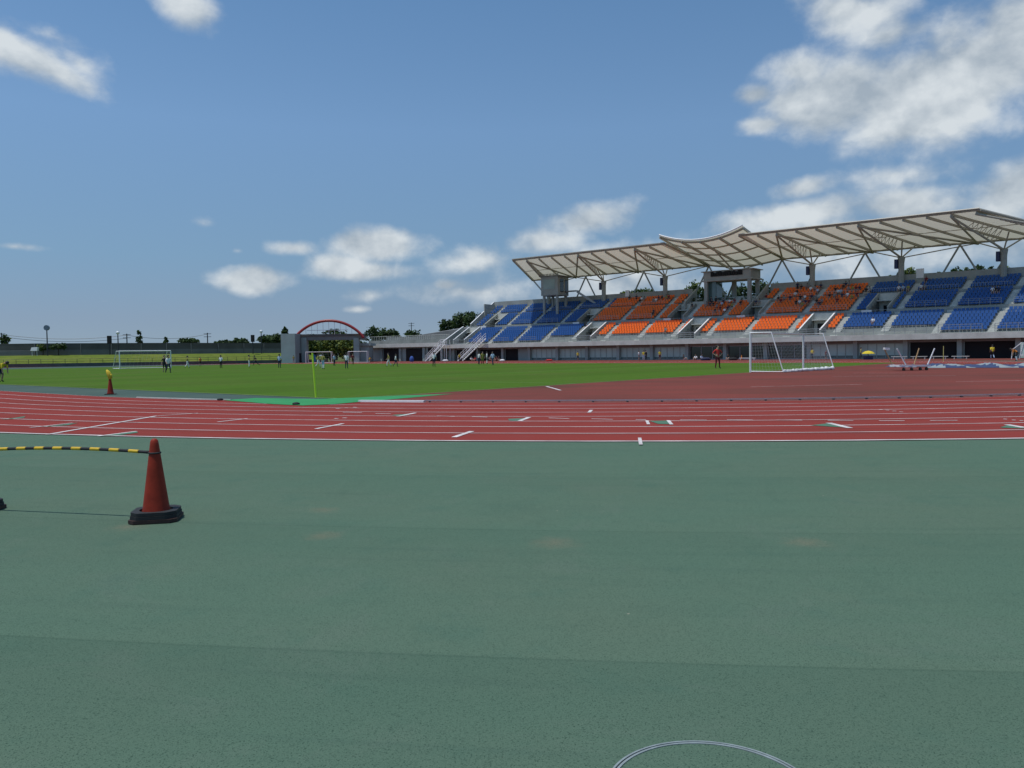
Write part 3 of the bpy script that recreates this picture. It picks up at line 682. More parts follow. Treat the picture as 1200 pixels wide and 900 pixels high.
# roof -------------------------------------------------
UC = 26.6; VF, ZF, VR, ZR = 70.0, 19.3, 87.0, 17.25
COLS = [UC+12.8*k for k in range(-4, 4)]; VT = [UC+6.4+12.8*k for k in range(-4, 3)]
def roof_pt(u, t, dz=0): return SU(u, VF+(VR-VF)*t, ZF+(ZR-ZF)*t+dz)
def half_roof(uin, sgn):
    uf = lambda: None
    fe, re = UC+sgn*38.9, UC+sgn*45.2                       # the outer end flares towards the rear
    def P(s, t, dz=0):                                       # s 0..1 from the inner end
        u = uin+(fe-uin)*s if True else 0
        ur = uin+(re-uin)*s
        return roof_pt(u+(ur-u)*t, t, dz)
    mem = MB(); ns, ntt = 22, 6; o = len(mem.v)
    for i in range(ns*2+1):
        for j in range(ntt+1):
            sag = -.12*sin(pi*((i/2) % 1.0)) - .1*sin(pi*j/ntt)
            mem.v.append(P(i/(ns*2), j/ntt, sag+.0))
    for i in range(ns*2):
        for j in range(ntt):
            a = i*(ntt+1)+j; mem.f.append((a, a+1, a+ntt+2, a+ntt+1)); mem.m.append(0)
    roof = mem.build('roof_canopy', M_memb, ST, smooth=True)
    q = MB(); q.tube([P(0, 0), P(1, 0)], .16, 6); q.tube([P(0, 0, .16)-NX*.25, P(1, 0, .16)-NX*.25], .12, 5); q.build('front_beam', M_steel, roof)
    q = MB(); q.tube([P(0, 1, -.15), P(1, 1, -.15)], .2, 6); q.build('rear_beam', M_steel, roof)
    q = MB(); q.tube([P(0, .5, -.22), P(1, .5, -.22)], .06, 5); q.build('purlin', M_steel, roof)
    for s in (0, 1):
        q = MB(); q.tube([P(s, 0), P(s, 1)], .2, 6); q.build('edge_beam', M_steel, roof)
    # rafters at regular spacing
    k0 = 0; N = 12; ss = []
    for i in range(1, 14):
        u = uin+sgn*3.2*i
        sfront = (u-uin)/(re-uin)
        s = 3.2*i/abs((fe+re)/2-uin)*1.0
        u_at = lambda t, s=s: 0
        if s < .995: ss.append(s)
    for s in ss:
        q = MB(); q.bar(P(s, 0, -.24), P(s, 1, -.24), .17, .36); q.build('rafter', M_steel, roof)
    # diagonals and trusses
    for c in [c for c in COLS if (c-uin)*sgn > 1 and (c-uin)*sgn < 45]:
        sc_ = min(.985, (c-uin)/((fe+re)/2-uin)); pf = P(sc_, 0, -.5)
        head = SU(c, 82.7, 15.2)
        q = MB(); q.tube([pf, head], .15, 6); q.build('truss_chord', M_steel, roof)
        w = MB(); n = 7
        for i in range(n):
            t0, t1 = .3+.5*i/n, .3+.5*(i+.5)/n
            a = pf.lerp(head, t0); b = P(sc_, t1*.76, -.45); c2 = pf.lerp(head, .3+.5*(i+1)/n); w.tube([a, b], .045, 4); w.tube([b, c2], .045, 4)
        w.build('truss_web', M_steel, roof)
        for du in (6.4, -6.4):
            s2 = (c+du-uin)/((fe+re)/2-uin)
            if -.01 <= s2 <= 1.01:
                q = MB(); q.tube([pf, P(min(max(s2, .003), .995), 1, -.45)], .15, 6); q.build('diagonal_brace', M_steel, roof)
                q = MB(); q.tube([head, P(min(max(s2, .003), .995), 1, -.3)], .09, 6); q.build('tie_rod', M_steel, roof)
        for t in (.66, .86):
            q = MB(); q.tube([head, P(sc_, t, -.5)], .11, 6); q.build('arm', M_steel, roof)
    return roof
half_roof(UC+6.4, 1); half_roof(UC-6.4, -1)
# V struts behind the wall
for u in VT+[UC+6.4+12.8*2.55]:
    if u > 66 and u not in VT: continue
    for du in (-3.6, 3.6):
        q = MB(); q.tube([SU(u, 87.0, 16.95), SU(u+du, 87.0, 10.0)], .15, 6); q.build('strut', M_steelg, ST)
# end strut of the roof
q = MB(); q.tube([SU(UC+44.6, 86.6, 17.0), SU(UC+38.6, 83.6, 12.3)], .16, 6); q.build('strut', M_steelg, ST)
for c in COLS:
    q = MB(); q.tube([SU(c, 82.7, 9.5), SU(c, 82.7, 14.4), SU(c, 82.7, 15.3)], [.42, .42, .55], 10); o = q.build('column', M_conc, ST, smooth=False)
    q = MB(); q.sbox(c+.42, c+.85, 82.3, 82.9, 13.6, 15.0); q.build('loudspeaker', M_navy, o)
    q = MB(); q.tube([SU(c, 83, 13.8), SU(c+3.0, 86.5, 10.5)], .2, 6); q.build('raking_pipe', M_steelg, o)
# central canopy, a sagging shell between the two halves
def cpt(s, t, dz=0):
    w = 7.2-.4*t
    return SU(UC+s*w, 69.6+17.6*t, 19.25+(16.55-19.25)*t + (1.45-.7*t)*s*s*1.0 + dz)
mem = MB(); ns, ntt = 24, 8
for i in range(ns+1):
    for j in range(ntt+1): mem.v.append(cpt(-1+2*i/ns, j/ntt))
for i in range(ns):
    for j in range(ntt): a = i*(ntt+1)+j; mem.f.append((a, a+1, a+ntt+2, a+ntt+1)); mem.m.append(0)
CC = mem.build('roof_canopy', M_memb, ST, smooth=True)
for t in (.02, .25, .5, .75, .98):
    q = MB(); q.tube([cpt(-1+2*i/16, t, -.2) for i in range(17)], .13 if .1 < t < .9 else .18, 6); q.build('cross_beam', M_steel, CC)
for s in (-1, -.45, 0, .45, 1):
    q = MB(); q.bar(cpt(s, 0, -.28), cpt(s, 1, -.28), .2, .38); q.build('rafter', M_steel, CC)
q = MB(); q.tube([cpt(-1+2*i/24, 0, .12)-NX*.2 for i in range(25)], .13, 6); q.build('front_beam', M_whitep, CC)  # white colour stands in for sunlight along the shell's front top edge
for i in range(40):
    pass
q = MB(); q.tube([cpt(0, .3, -.3), SU(UC, 82.7, 15.2)], .14, 6)
for s, t in ((-.45, .97), (.45, .97)): q.tube([cpt(s, t, -.3), SU(UC, 82.7, 15.2)], .11, 6)
q.build('arm', M_steel, CC)
# announcers' box in the middle -----------------------------------
q = MB(); q.sbox(22.0, 30.2, 78.5, 82.4, 13.55, 15.0); q.sbox(21.6, 30.6, 78.3, 82.6, 14.96, 15.08); q.sbox(21.7, 30.5, 78.35, 82.5, 13.3, 13.56); BX = q.build('announcers_box', M_conc, ST)
for u in (22.3, 29.8):
    for v in (78.7, 82.0): q = MB(); q.sbox(u-.28, u+.28, v-.25, v+.25, 8.9, 13.32); q.build('leg', M_conc, BX)
q = MB(); q.sbox(28.4, 30.4, 79.4, 82, 9.5, 13.31); q.build('glazed_lobby', M_glass, BX)
rng = random.Random(3); q = MB(); u = 23.4
while u < 28.6:
    w = rng.uniform(.28, .5); h = rng.uniform(.6, .95); q.sbox(u, u+w, 78.36, 78.52, 14.1, 14.1+h); u += w+.06
q.build('dark_lettering', M_dark, BX)
# control room on four legs at the far end
q = MB(); q.sbox(59.6, 63.6, 77.4, 81.6, 12.75, 16.5); CB = q.build('control_room', M_conc, ST)
q = MB(); q.sbox(60.3, 63.0, 77.36, 77.41, 14.0, 15.9); q.build('window', M_wall, CB)
q = MB(); q.sbox(59.56, 59.62, 78.3, 79.6, 13.4, 15.9); q.sbox(59.56, 59.62, 80.2, 81.3, 13.4, 15.9); q.build('window', M_glassd, CB)
q = MB(); q.sbox(59.2, 63.9, 77.1, 81.9, 16.5, 16.62)
for j in range(14): u = 59.4+.34*j; q.sbox(u, u+.12, 77.15, 77.3, 16.62, 17.0)
q.build('roof', M_concd, CB)
for u in (60.0, 63.1):
    for v in (77.8, 81.2): q = MB(); q.sbox(u-.22, u+.22, v-.22, v+.22, 8.6, 12.76); q.build('leg', M_conc, CB)
q = MB(); q.bar(SU(57.2, 81.0, 13.6), SU(59.58, 81.0, 13.6), 1.2, .2); q.bar(SU(57.3, 81.2, 13.4), SU(52.2, 82.6, 9.9), .7, .35); q.build('access_stair', M_steelg, CB)

# white steel stairs at the left end
def steel_stair(label, u0, z0, u1, z1, v, w, landing):
    t = thing('steel_stair', label, 'stairs', SU((u0+u1)/2, v, 0), 'white steel stairs at the far end of the stand')
    for vv in (v, v+w):
        q = MB(); q.bar(SU(u0, vv, z0+.02), SU(u1, vv, z1), .07, .26); q.build('stringer', M_whitep, t)
        q = MB()
        for dz in (.55, 1.0): q.tube([SU(u0, vv, z0+dz), SU(u1, vv, z1+dz)], .04, 6)
        for i in range(9): f = i/8; q.tube([SU(u0+(u1-u0)*f, vv, z0+(z1-z0)*f), SU(u0+(u1-u0)*f, vv, z0+(z1-z0)*f+1.0)], .03, 5)
        q.build('handrail', M_whitep, t)
    q = MB(); n = 14
    for i in range(1, n): f = i/n; u = u0+(u1-u0)*f; q.sbox(u-.16, u+.16, v+.04, v+w-.04, z0+(z1-z0)*f-.03, z0+(z1-z0)*f)
    q.build('tread', M_whitep, t)
    if landing:
        q = MB(); q.sbox(u1-1.6, u1, v, v+w, z1-.12, z1); q.build('landing', M_whitep, t)
        q = MB()
        for (uu, vv) in ((u1-1.55, v+.05), (u1-.05, v+.05), (u1-1.55, v+w-.05), (u1-.05, v+w-.05)): q.tube([SU(uu, vv, 0), SU(uu, vv, z1+1.0)], .05, 6)
        for dz in (.5, 1.0): q.tube([SU(u1-1.6, v+.05, z1+dz), SU(u1, v+.05, z1+dz)], .04, 6)
        q.build('support', M_whitep, t)
steel_stair('white steel stair with landing at the left corner of the grandstand', 84.9, 0, 80.4, 3.3, 64.2, 1.3, True)
steel_stair('long white steel stair leaning on the slab in front of the blue seats', 75.6, 0, 69.4, 4.3, 64.0, 1.6, False)

# ------------------------------------------------------------------ annex left of the stand
AN = thing('annex_building', 'low flat grey annex with dark garage openings left of the grandstand', 'building', S(94, 66, 0))
q = MB(); q.sbox(81.8, 105.0, 66.6, 78, 0, 2.95, fn=S); q.build('wall', M_wall, AN)
for (a, b) in ((94.9, 99.6), (87.8, 92.6), (82.6, 86.0)):
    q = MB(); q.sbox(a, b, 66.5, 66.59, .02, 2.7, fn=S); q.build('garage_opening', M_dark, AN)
for a in (94.2, 87.0, 100.2):
    q = MB(); q.sbox(a-.3, a+.3, 66.2, 66.5, 0, 2.95, fn=S); q.build('pillar', M_wall, AN)
q = MB(); q.sbox(81.8, 107.5, 65.6, 78.5, 2.96, 3.75, fn=S); q.build('slab', M_concl, AN)
q = MB(); q.sbox(83, 108.5, 69.9, 70.1, 3.76, 4.6, fn=S)
q.build('parapet', M_concd, AN)
q = MB()
for j in range(44): u = 83.2+25*j/43; q.bar(S(u, 69.9, 4.6), S(u, 69.9, 5.5), .05)
q.bar(S(83, 69.9, 5.5), S(108.4, 69.9, 5.5), .06); q.build('railing', M_concl, AN)
q = MB(); q.sbox(84, 106, 73, 78, 3.76, 5.4, fn=S); q.build('upper_wall', M_concd, AN)
q = MB(); q.hexa([S(101, 78, 3), S(83.5, 78, 3), S(83.5, 84, 3), S(101, 84, 3), S(101, 78, 5.8), S(83.5, 78, 7.2), S(83.5, 84, 8.2), S(101, 84, 6.2)]); q.build('ramp_wall', M_fence2, AN)
m = MB(); n = 14
pts = []
for i in range(n+1):
    f = i/n; u = 112-30*f; pts.append((u, 5.6+5.6*f**1.7))
for i in range(n):
    (u0, z0), (u1, z1) = pts[i], pts[i+1]
    m.add([S(u0, 85, 0), S(u1, 85, 0), S(u1, 88, z1), S(u0, 88, z0), S(u0, 110, z0), S(u1, 110, z1)], [(0, 1, 2, 3), (3, 2, 5, 4)])
struct('hill', m, ground_mat('hill_scrub', (.035, .05, .02), lambda t, b, pos, mixc, rng: mixc(rng(noise(pos, .8, 5, .7, t), .4, .65), (.06, .075, .035))))

# ------------------------------------------------------------------ arch gate, tower
YG = 166.0
def gx(x): return PD(x, 415, YG).x
def gz(x, y): return PD(x, y, YG).z
GT = thing('arch_gate', 'gate with red steel arch over a grey deck on two grey piers', 'gate', (gx(388), YG, 0))
q = MB(); xa, xb = gx(347.5), gx(427.5); zb, zt = gz(388, 396.5), gz(388, 376)
arch = lambda f: Vector((xa+(xb-xa)*f, YG-1.2, zb+(zt-zb)*(1-(2*f-1)**2)**.8 if 0 < f < 1 else zb))
q.tube([arch(.5-.5*cos(pi*i/28)) for i in range(29)], .28, 8); q.build('arch', M_red, GT, smooth=True)
for x in (357.5, 418.5):
    q = MB(); c = gx(x); q.box((c-.55, YG-.8, 0), (c+.55, YG+.8, gz(x, 396))); q.build('pier', M_wall, GT)
q = MB(); q.box((gx(346), YG-.6, gz(388, 398.5)), (gx(429), YG+1.2, gz(388, 394))); q.build('deck', M_concd, GT)
q = MB(); q.box((gx(346), YG-.75, gz(388, 394)), (gx(429), YG-.55, gz(388, 391.5))); q.build('parapet', M_fence, GT)
for i in range(2, 11):
    f = i/12; p = arch(f); q = MB(); q.tube([p, (p.x, YG-1.2, gz(388, 392))], .045, 5); q.build('hanger', M_whitep, GT)
q = MB(); q.tube([(gx(362), YG-1.2, gz(388, 387)), (gx(410), YG-1.2, gz(388, 387))], .06, 5); q.build('tie_bar', M_whitep, GT)
q = MB(); c0, c1 = PD(329.5, 415, 161).x, PD(346, 415, 161).x; q.box((c0, 161, 0), (c1, 166, PD(338, 391, 161).z)); o = q.build('tower', M_wall, origin=(c0, 161, 0)); tag(o, 'plain square grey concrete tower left of the red arch gate', 'tower')
q = MB(); q.box((gx(346.5), 164, 0), (gx(354.5), 168, gz(350, 414))); tag(q.build('low_wall', M_dark, origin=(gx(350), 164, 0)), 'dark low wall between the grey tower and the left arch pier', 'wall')
q = MB(); p = PD(426, 410, 168); q.box((gx(421.5), 167, 0), (gx(431.5), 172, gz(426, 405))); q.box((gx(421), 166.5, gz(426, 405)), (gx(434), 173, gz(426, 402))); tag(q.build('gatehouse', M_wall, origin=(gx(426), 167, 0)), 'small grey gatehouse between the right arch pier and the annex', 'building')

# ------------------------------------------------------------------ poles, lamps, wires
def pole_base(x, y, d): p = PD(x, y, d); return p
def lamp(label, x, ytop, d, r, head, name='street_lamp', cat='lamp'):
    top = PD(x, ytop, d); b = Vector((top.x, top.y, 2.0)); t = thing(name, label, cat, b)
    q = MB(); q.tube([b, (top.x, top.y, top.z)], [.13, .09], 7); q.build('pole', M_pole, t)
    q = MB()
    if head == 'disc':
        n = 20; c = top+Vector((0, 0, -.1)); q.tube([c+Vector((0, -.18, 0)), c+Vector((0, .18, 0))], r, n); q.build('round_head', mat('blue_grey', (.12, .17, .22), .5), t)
    elif head == 'globe':
        q.lathe([(.05, -.32), (.28, -.2), (.36, 0), (.28, .22), (.05, .34)], top, 12); q.build('globe', mat('pale_globe', (.75, .78, .78), .3), t, smooth=True)
    elif head == 'box':
        q.box((top.x-.32, top.y-.3, top.z-1.5), (top.x+.32, top.y+.3, top.z)); q.build('speaker_box', M_dark, t)
lamp('tall lamp with round disc head standing on the grass bank', 54.7, 383.5, 150, .5, 'disc')
lamp('lamp post with white globe left of the far goal', 138, 390, 156, .3, 'globe')
lamp('lamp post with white globe left of the square grey tower', 306, 388.5, 172, .3, 'globe')
lamp('pole with dark loudspeaker box left of the far goal', 128, 393.5, 156, .3, 'box', 'speaker_pole', 'pole')
lamp('pole with dark loudspeaker box above the players in bibs', 296, 392.5, 172, .3, 'box', 'speaker_pole', 'pole')
def utility(label, x, ytop, d, arms=True):
    top = PD(x, ytop, d); b = Vector((top.x, top.y, 0)); t = thing('utility_pole', label, 'pole', b, 'utility poles beyond the wall')
    q = MB(); q.tube([b, top], [.2, .14], 6); q.build('mast', M_pole, t)
    for k in (0, .9):
        q = MB(); q.bar(top+Vector((-1.1, 0, -.3-k)), top+Vector((1.1, 0, -.3-k)), .14); q.build('crossarm', M_pole, t)
    return top
t1 = utility('utility pole with crossarms beyond the wall, right of the first globe lamp', 148.5, 391, 230)
t2 = utility('utility pole with crossarms beyond the wall, between two dark trees', 243, 390, 240)
t3 = utility('distant utility pole behind the flat annex roof', 482, 378, 300)
t0 = PD(-60, 391.5, 220); tm = PD(8, 393, 220); 
utility('utility pole beyond the wall at the left edge beside the sparse tree', 1.5, 390, 220)
for (a, b, lab, dz) in ((PD(1.5, 392, 220), t1+Vector((0, 0, -.4)), 'upper power line from the left edge pole to the second pole', 0), (PD(1.5, 394.5, 220), t1+Vector((0, 0, -1.3)), 'lower power line from the left edge pole to the second pole', 0),
                  (t1+Vector((0, 0, -.4)), t2+Vector((0, 0, -.4)), 'power line between the two poles beyond the far goal', 0)):
    q = MB(); q.tube([a.lerp(b, i/14)+Vector((0, 0, -1.2*(1-(2*i/14-1)**2))) for i in range(15)], .05, 4); o = q.build('power_line', M_pole, origin=a); tag(o, lab, 'wire')
# white van roof / sign behind the bank
p = PD(40, 409, 158); q = MB(); q.hexa([p+Vector(v) for v in ((-1.6, -.8, -1.2), (1.3, -.8, -1.2), (1.3, .8, -1.2), (-1.6, .8, -1.2), (-.9, -.7, .45), (1.25, -.7, .5), (1.25, .7, .5), (-.9, .7, .45))])
p2 = PD(40, 409, 149); q = MB(); q.hexa([p2+Vector(v) for v in ((-.55, -.3, -.35), (.65, -.3, -.35), (.65, .3, -.35), (-.55, .3, -.35), (-.35, -.25, .3), (.75, -.25, .35), (.75, .25, .35), (-.35, .25, .3))])
for dx in (-.4, .5): q.bar(p2+Vector((dx, 0, -.35)), Vector((p2.x+dx, p2.y, 1.9)), .06)
tag(q.build('sign_board', M_whitep, origin=Vector((p2.x, p2.y, 2))), 'small pale board on posts in front of the boundary wall by the bushes', 'sign')

# ================================================================== FOREGROUND OBJECTS
def make_cone(label, loc, rz, weight=True, group='traffic cones'):
    t = local_thing('traffic_cone', label, 'cone', loc, group, rz)
    q = MB(); s = .195; c = .05
    sq = [(-s+c, -s), (s-c, -s), (s, -s+c), (s, s-c), (s-c, s), (-s+c, s), (-s, s-c), (-s, -s+c)]
    q.prism(sq, .0, .028); q.build('base', mat('cone_base', (.04, .018, .014), .7, var=.3, vscale=9), t)
    q = MB(); q.lathe([(.128, .028), (.122, .05), (.108, .1), (.062, .45), (.036, .655), (.03, .685), (.018, .7), (.004, .703)], n=32); q.build('body', M_cone, t, smooth=True)
    if weight:
        s2 = .19; c = .045; n = 64; q = MB()
        for (z0, z1, k) in ((.030, .058, 1.0), (.061, .088, .97)):
            ob = []; ib = []
            for i in range(n):
                a = 2*pi*i/n; ca, sa = cos(a), sin(a); m = max(abs(ca), abs(sa)); d = min(s2*k/m, s2*k*1.62/(abs(ca)+abs(sa))); ob.append((d*ca, d*sa)); r = .135; ib.append((r*ca, r*sa))
            V = [(x, y, z0) for x, y in ob]+[(x, y, z1) for x, y in ob]+[(x, y, z1) for x, y in ib]+[(x, y, z0) for x, y in ib]
            q.add(V, [f for i in range(n) for f in ((i, (i+1) % n, n+(i+1) % n, n+i), (n+i, n+(i+1) % n, 2*n+(i+1) % n, 2*n+i), (2*n+i, 2*n+(i+1) % n, 3*n+(i+1) % n, 3*n+i), (3*n+i, 3*n+(i+1) % n, (i+1) % n, i))])
        o = q.build('rubber_weight', M_black, t)
    return t
c1 = G(183.5, 608.3); c2 = G(-28, 598.5); c2.z = 0
make_cone('faded red traffic cone with black rubber weight, holding the right end of the striped bar', c1, radians(12))
k = make_cone('red traffic cone at the left edge holding the far end of the striped bar', c2, radians(5))
# striped bar
t = thing('cone_bar', 'black and yellow striped plastic bar bridging two traffic cones', 'barrier bar', (c1+c2)/2)
pa, pb = Vector((c2.x, c2.y, .562)), Vector((c1.x, c1.y, .578)); d = (pb-pa); L = d.length; dn = d.normalized()
bow = lambda f: pa.lerp(pb, f)+Vector((0, 0, .03*(1-(2*f-1)**2)))
f0 = .05/L; f1 = 1-.05/L
q = MB(); q.tube([bow(f0+(f1-f0)*i/40) for i in range(41)], .0135, 12); q.build('rod', M_black, t, smooth=True)
s = L-.16
while s > .1:
    a, b = (s-.1)/L, s/L; q = MB(); q.tube([bow(a+(b-a)*i/5) for i in range(6)], .0152, 14); q.build('yellow_band', M_yellow, t, smooth=True); s -= .2
for pt in (pa, pb):
    q = MB(); r = .047; q.tube([pt+Vector((r*cos(a), r*sin(a), 0)) for a in [2*pi*i/24 for i in range(25)]], .008, 8); q.build('end_ring', M_black, t, smooth=True)
# inspection cover with a metal rim, partly in frame
pt = G(820, 867); cc = Vector((pt.x-.035, pt.y-.345, 0)); t = thing('inspection_cover', 'round inspection cover with thin metal rim set in the green ground', 'manhole cover', cc)
def annulus(mb, r0, r1, z0, z1, n=96):
    V = []
    for r, z in ((r0, z0), (r0, z1), (r1, z1), (r1, z0)): V += [cc+Vector((r*cos(2*pi*i/n), r*sin(2*pi*i/n), z)) for i in range(n)]
    mb.add(V, [(k*n+i, k*n+(i+1) % n, (k+1) % 4*n+(i+1) % n, (k+1) % 4*n+i) for k in range(4) for i in range(n)])
q = MB(); annulus(q, .320, .3285, -.02, .0005); annulus(q, .3345, .342, -.02, .0); q.build('rim', mat('worn_metal', (.30, .35, .34), .55, metal=.3, var=.3, vscale=15), t)
q = MB(); annulus(q, .3295, .3345, -.02, -.003); q.build('gap', M_black, t)
q = MB(); q.fan([cc+Vector((.3185*cos(2*pi*i/64), .3185*sin(2*pi*i/64), -.0015)) for i in range(64)]); q.build('infill', M_apron, t)

# far cone with a yellow bib
c3 = G(129.5, 462.3); make_cone('small red traffic cone with a yellow bib over its tip on the teal strip', c3, .3, weight=False)
q = MB(); bs = c3+Vector((0, 0, .62)); q.tube([bs+Vector((0, 0, -.02)), bs+Vector((-.01, 0, .1)), bs+Vector((-.06, 0, .24)), bs+Vector((-.12, 0, .33))], [.06, .085, .08, .03], 8); q.tube([bs+Vector((.03, 0, .02)), bs+Vector((.06, -.02, .17))], [.06, .03], 7)
tag(q.build('bib', mat('yellow_cloth', (.62, .46, .03), .8, var=.15, vscale=8), origin=c3+Vector((0, 0, .6)), smooth=True), 'yellow bib bunched over the tip of the far red cone', 'bib')
# corner flags
def corner_flag(label, p, h, m, flagm, lean=(0, 0)):
    t = thing('corner_flag', label, 'flag', p); q = MB(); top = p+Vector((lean[0]*h, lean[1]*h, h)); q.tube([p, top], [.034, .03], 8); q.build('pole', m, t)
    q = MB(); z = Vector((0, 0, 1)); a = top-z*.02; q.add([a, a-z*.3, a-z*.26+Vector((.1, .08, 0)), a+Vector((.09, .06, -.08)), a+Vector((0, .012, 0)), a-z*.3+Vector((0, .012, 0)), a-z*.26+Vector((.1, .092, 0)), a+Vector((.09, .072, -.08))], [(0, 1, 2, 3), (7, 6, 5, 4), (0, 3, 7, 4), (1, 5, 6, 2), (3, 2, 6, 7), (0, 4, 5, 1)]); q.build('flag', flagm, t)
corner_flag('leaning lime pole with small blue flag at the near corner of the pitch', G(370.3, 466), 1.5, M_lime, mat('blue_cloth', (.05, .13, .35), .8), (-.06, 0))
corner_flag('pale yellow corner pole with dark flag by the white tarpaulin', G(1105.5, 423.8), 1.6, mat('pale_yellow', (.6, .6, .2), .5), M_navy)

# goals -------------------------------------------------
def net_panel(mb, a, b, c, d, sp=.14, th=.006):            # quad a-b-c-d, cords both ways
    a, b, c, d = map(Vector, (a, b, c, d)); nu = max(2, int(max((b-a).length, (c-d).length)/sp)); nv = max(2, int(max((d-a).length, (c-b).length)/sp))
    for i in range(nu+1): f = i/nu; mb.bar(a.lerp(b, f), d.lerp(c, f), th)
    for j in range(nv+1): f = j/nv; mb.bar(a.lerp(d, f), b.lerp(c, f), th)
def goal(label, p0, p1, H, back, dtop, dbot, rr=.06, net=True, mid=None, sag=True, group='football goals', sp=.14, th=.006):
    # p0,p1: feet of the posts; back: unit vector to the rear
    c = (p0+p1)/2; t = thing('football_goal', label, 'goal', c, group); Z = Vector((0, 0, H))
    for p in (p0, p1): q = MB(); q.tube([p, p+Z], rr, 10); q.build('post', M_whitep, t)
    q = MB(); q.tube([p0+Z, p1+Z], rr, 10); q.build('crossbar', M_whitep, t)
    for p in (p0, p1):
        q = MB(); q.tube([p+Z, p+Z+back*dtop, p+back*dbot+Vector((0, 0, .06)), p+Vector((0, 0, .06))], rr*.62, 8); q.build('side_frame', M_whitep, t)
    q = MB(); q.tube([p0+back*dbot+Vector((0, 0, .06)), p1+back*dbot+Vector((0, 0, .06))], rr*.6, 8); q.build('ground_bar', M_whitep, t)
    if net:
        q = MB(); net_panel(q, p0+Z+back*dtop, p1+Z+back*dtop, p1+back*dbot, p0+back*dbot, sp, th); net_panel(q, p0+Z, p1+Z, p1+Z+back*dtop, p0+Z+back*dtop, sp, th)
        for p in (p0, p1): net_panel(q, p+Z, p+Z+back*dtop, p+back*dbot, p, sp, th)
        q.build('net', M_net, t)
    return t
p0, p1 = S(-11.5, -.9, 0), S(-12.05, 7.0, 0)
ng = goal('near white football goal with net, right of the keeper in red', p0, p1, 2.5, -AX, 1.35, 2.1, .07, th=.006, sp=.2)
q = MB(); rng = random.Random(5)
bundle = [p0-AX*1.9+Vector((0, 0, .05))]
prof = []
for i in range(40):
    f = i/39; b = (p0-AX*2.1).lerp(p1-AX*2.1, f) ; prof.append((b+AX*rng.uniform(-.1, .1)+Vector((0, 0, .07+.05*sin(i*1.1)**2)), .06+.07*abs(sin(i*.7))*(.4+f)))
q.tube([p for p, r in prof], [r for p, r in prof], 7); q.build('net_skirt', mat('bundled_net', (.72, .72, .7), .9, bump=.4, bscale=30), ng, smooth=True)
fg = goal('far white football goal at the other end of the pitch', G(140.5, 432.4), G(200.5, 431.2), 2.3, AX, .9, 2.0, .07, sp=.45, th=.008)
goal('small white goal under the arch, left of the two at the far touchline', GV(359, 0)*0+PD(359, 424.8, 150)*Vector((1, 1, 0)) if False else Vector((PD(358.5, 424, 150).x, 150, 0)), Vector((PD(387, 424, 150).x, 151, 0)), 2.1, Vector((0.1, 1, 0)).normalized(), .7, 1.6, .055, sp=.4, th=.008)
goal('small white goal in front of the gatehouse, right of the two at the far touchline', Vector((PD(407.5, 424, 150).x, 150.5, 0)), Vector((PD(431.5, 424, 150).x, 149, 0)), 2.1, Vector((.1, 1, 0)).normalized(), .7, 1.6, .055, sp=.4, th=.008)

# equipment trolley on the red infield
tp = G(1066, 434.2); t = thing('equipment_trolley', 'white flat equipment trolley with four splayed bars standing on the red infield', 'trolley', tp)
sd = (G(1084, 433.4)-G(1048, 434.2)); sd.z = 0; hl = sd.length/2; sd.normalize(); fd = Vector((-sd.y, sd.x, 0))
def T(a, b, z): return tp+sd*a+fd*b+Vector((0, 0, z))
q = MB(); q.bar(T(-hl, 0, .33), T(hl, 0, .28), .9, .1); q.build('deck', M_whitep, t)
for a in (-hl*.7, -hl*.2, hl*.35, hl*.75):
    q = MB(); q.tube([T(a-.04, -.42, .1), T(a+.04, -.42, .1)], .1, 12); q.build('wheel', M_black, t)
for (a, b, a2, dz, mm) in ((-.55*hl, -.4, -1.15*hl, 1.38, 0), (.85*hl, -.4, 1.25*hl, 1.38, 0), (.6*hl, .4, .95*hl, 1.4, 1), (-.8*hl, .4, -1.3*hl, 1.4, 1)):
    q = MB(); q.bar(T(a, b, .38), T(a2, b*1.1, dz), .055); q.build('bar', M_whitep if mm == 0 else mat('tan_bar', (.4, .25, .12), .6), t)
q = MB(); q.bar(T(-1.3*hl, .44, 1.4), T(-1.0*hl, .44, 1.38), .18, .14); q.build('bar_end', M_whitep, t)
# tarpaulins: one long crumpled strip
def tarp(label, a, b, w, h, seed, mats_w):
    rng = random.Random(seed); q = MB(); n, k = 60, 8; d = (b-a); d.z = 0; dn = d.normalized(); pr = Vector((-dn.y, dn.x, 0)); o = 0
    hs = [[h*max(.05, (1-abs(2*j/k-1)**2.5))*(.55+.45*sin(i*.55+j*.8+seed)*sin(i*.23+j*.3))+rng.uniform(0, .04) if 0 < j < k else .02 for j in range(k+1)] for i in range(n+1)]
    for i in range(n+1):
        for j in range(k+1): q.v.append(a.lerp(b, i/n)+pr*(w*(j/k-.5)+.1*sin(i*.9))+Vector((0, 0, hs[i][j])))
    for i in range(n):
        for j in range(k):
            c = i*(k+1)+j; q.f.append((c, c+k+1, c+k+2, c+1)); q.m.append(1 if sin(i*.42+j*.9)+.6*sin(i*.17-j*.5+1) > .25 else 0)
    o = q.build('tarpaulin', mats_w, origin=(a+b)/2, smooth=True); tag(o, label, 'tarpaulin')
M_tb = mat('tarp_blue', (.035, .055, .13), .6); M_tw = mat('tarp_pale', (.27, .31, .32), .6)
tarp('long crumpled blue and white tarpaulin lying along the edge of the red infield', G(1086, 430.8), G(1250, 430.3), 3.2, .32, 2, [M_tb, M_tw])
tarp('short white and blue tarpaulin behind the equipment trolley', G(1045, 430.0), G(1082, 430.4), 1.6, .18, 4, [M_tw, M_tb])

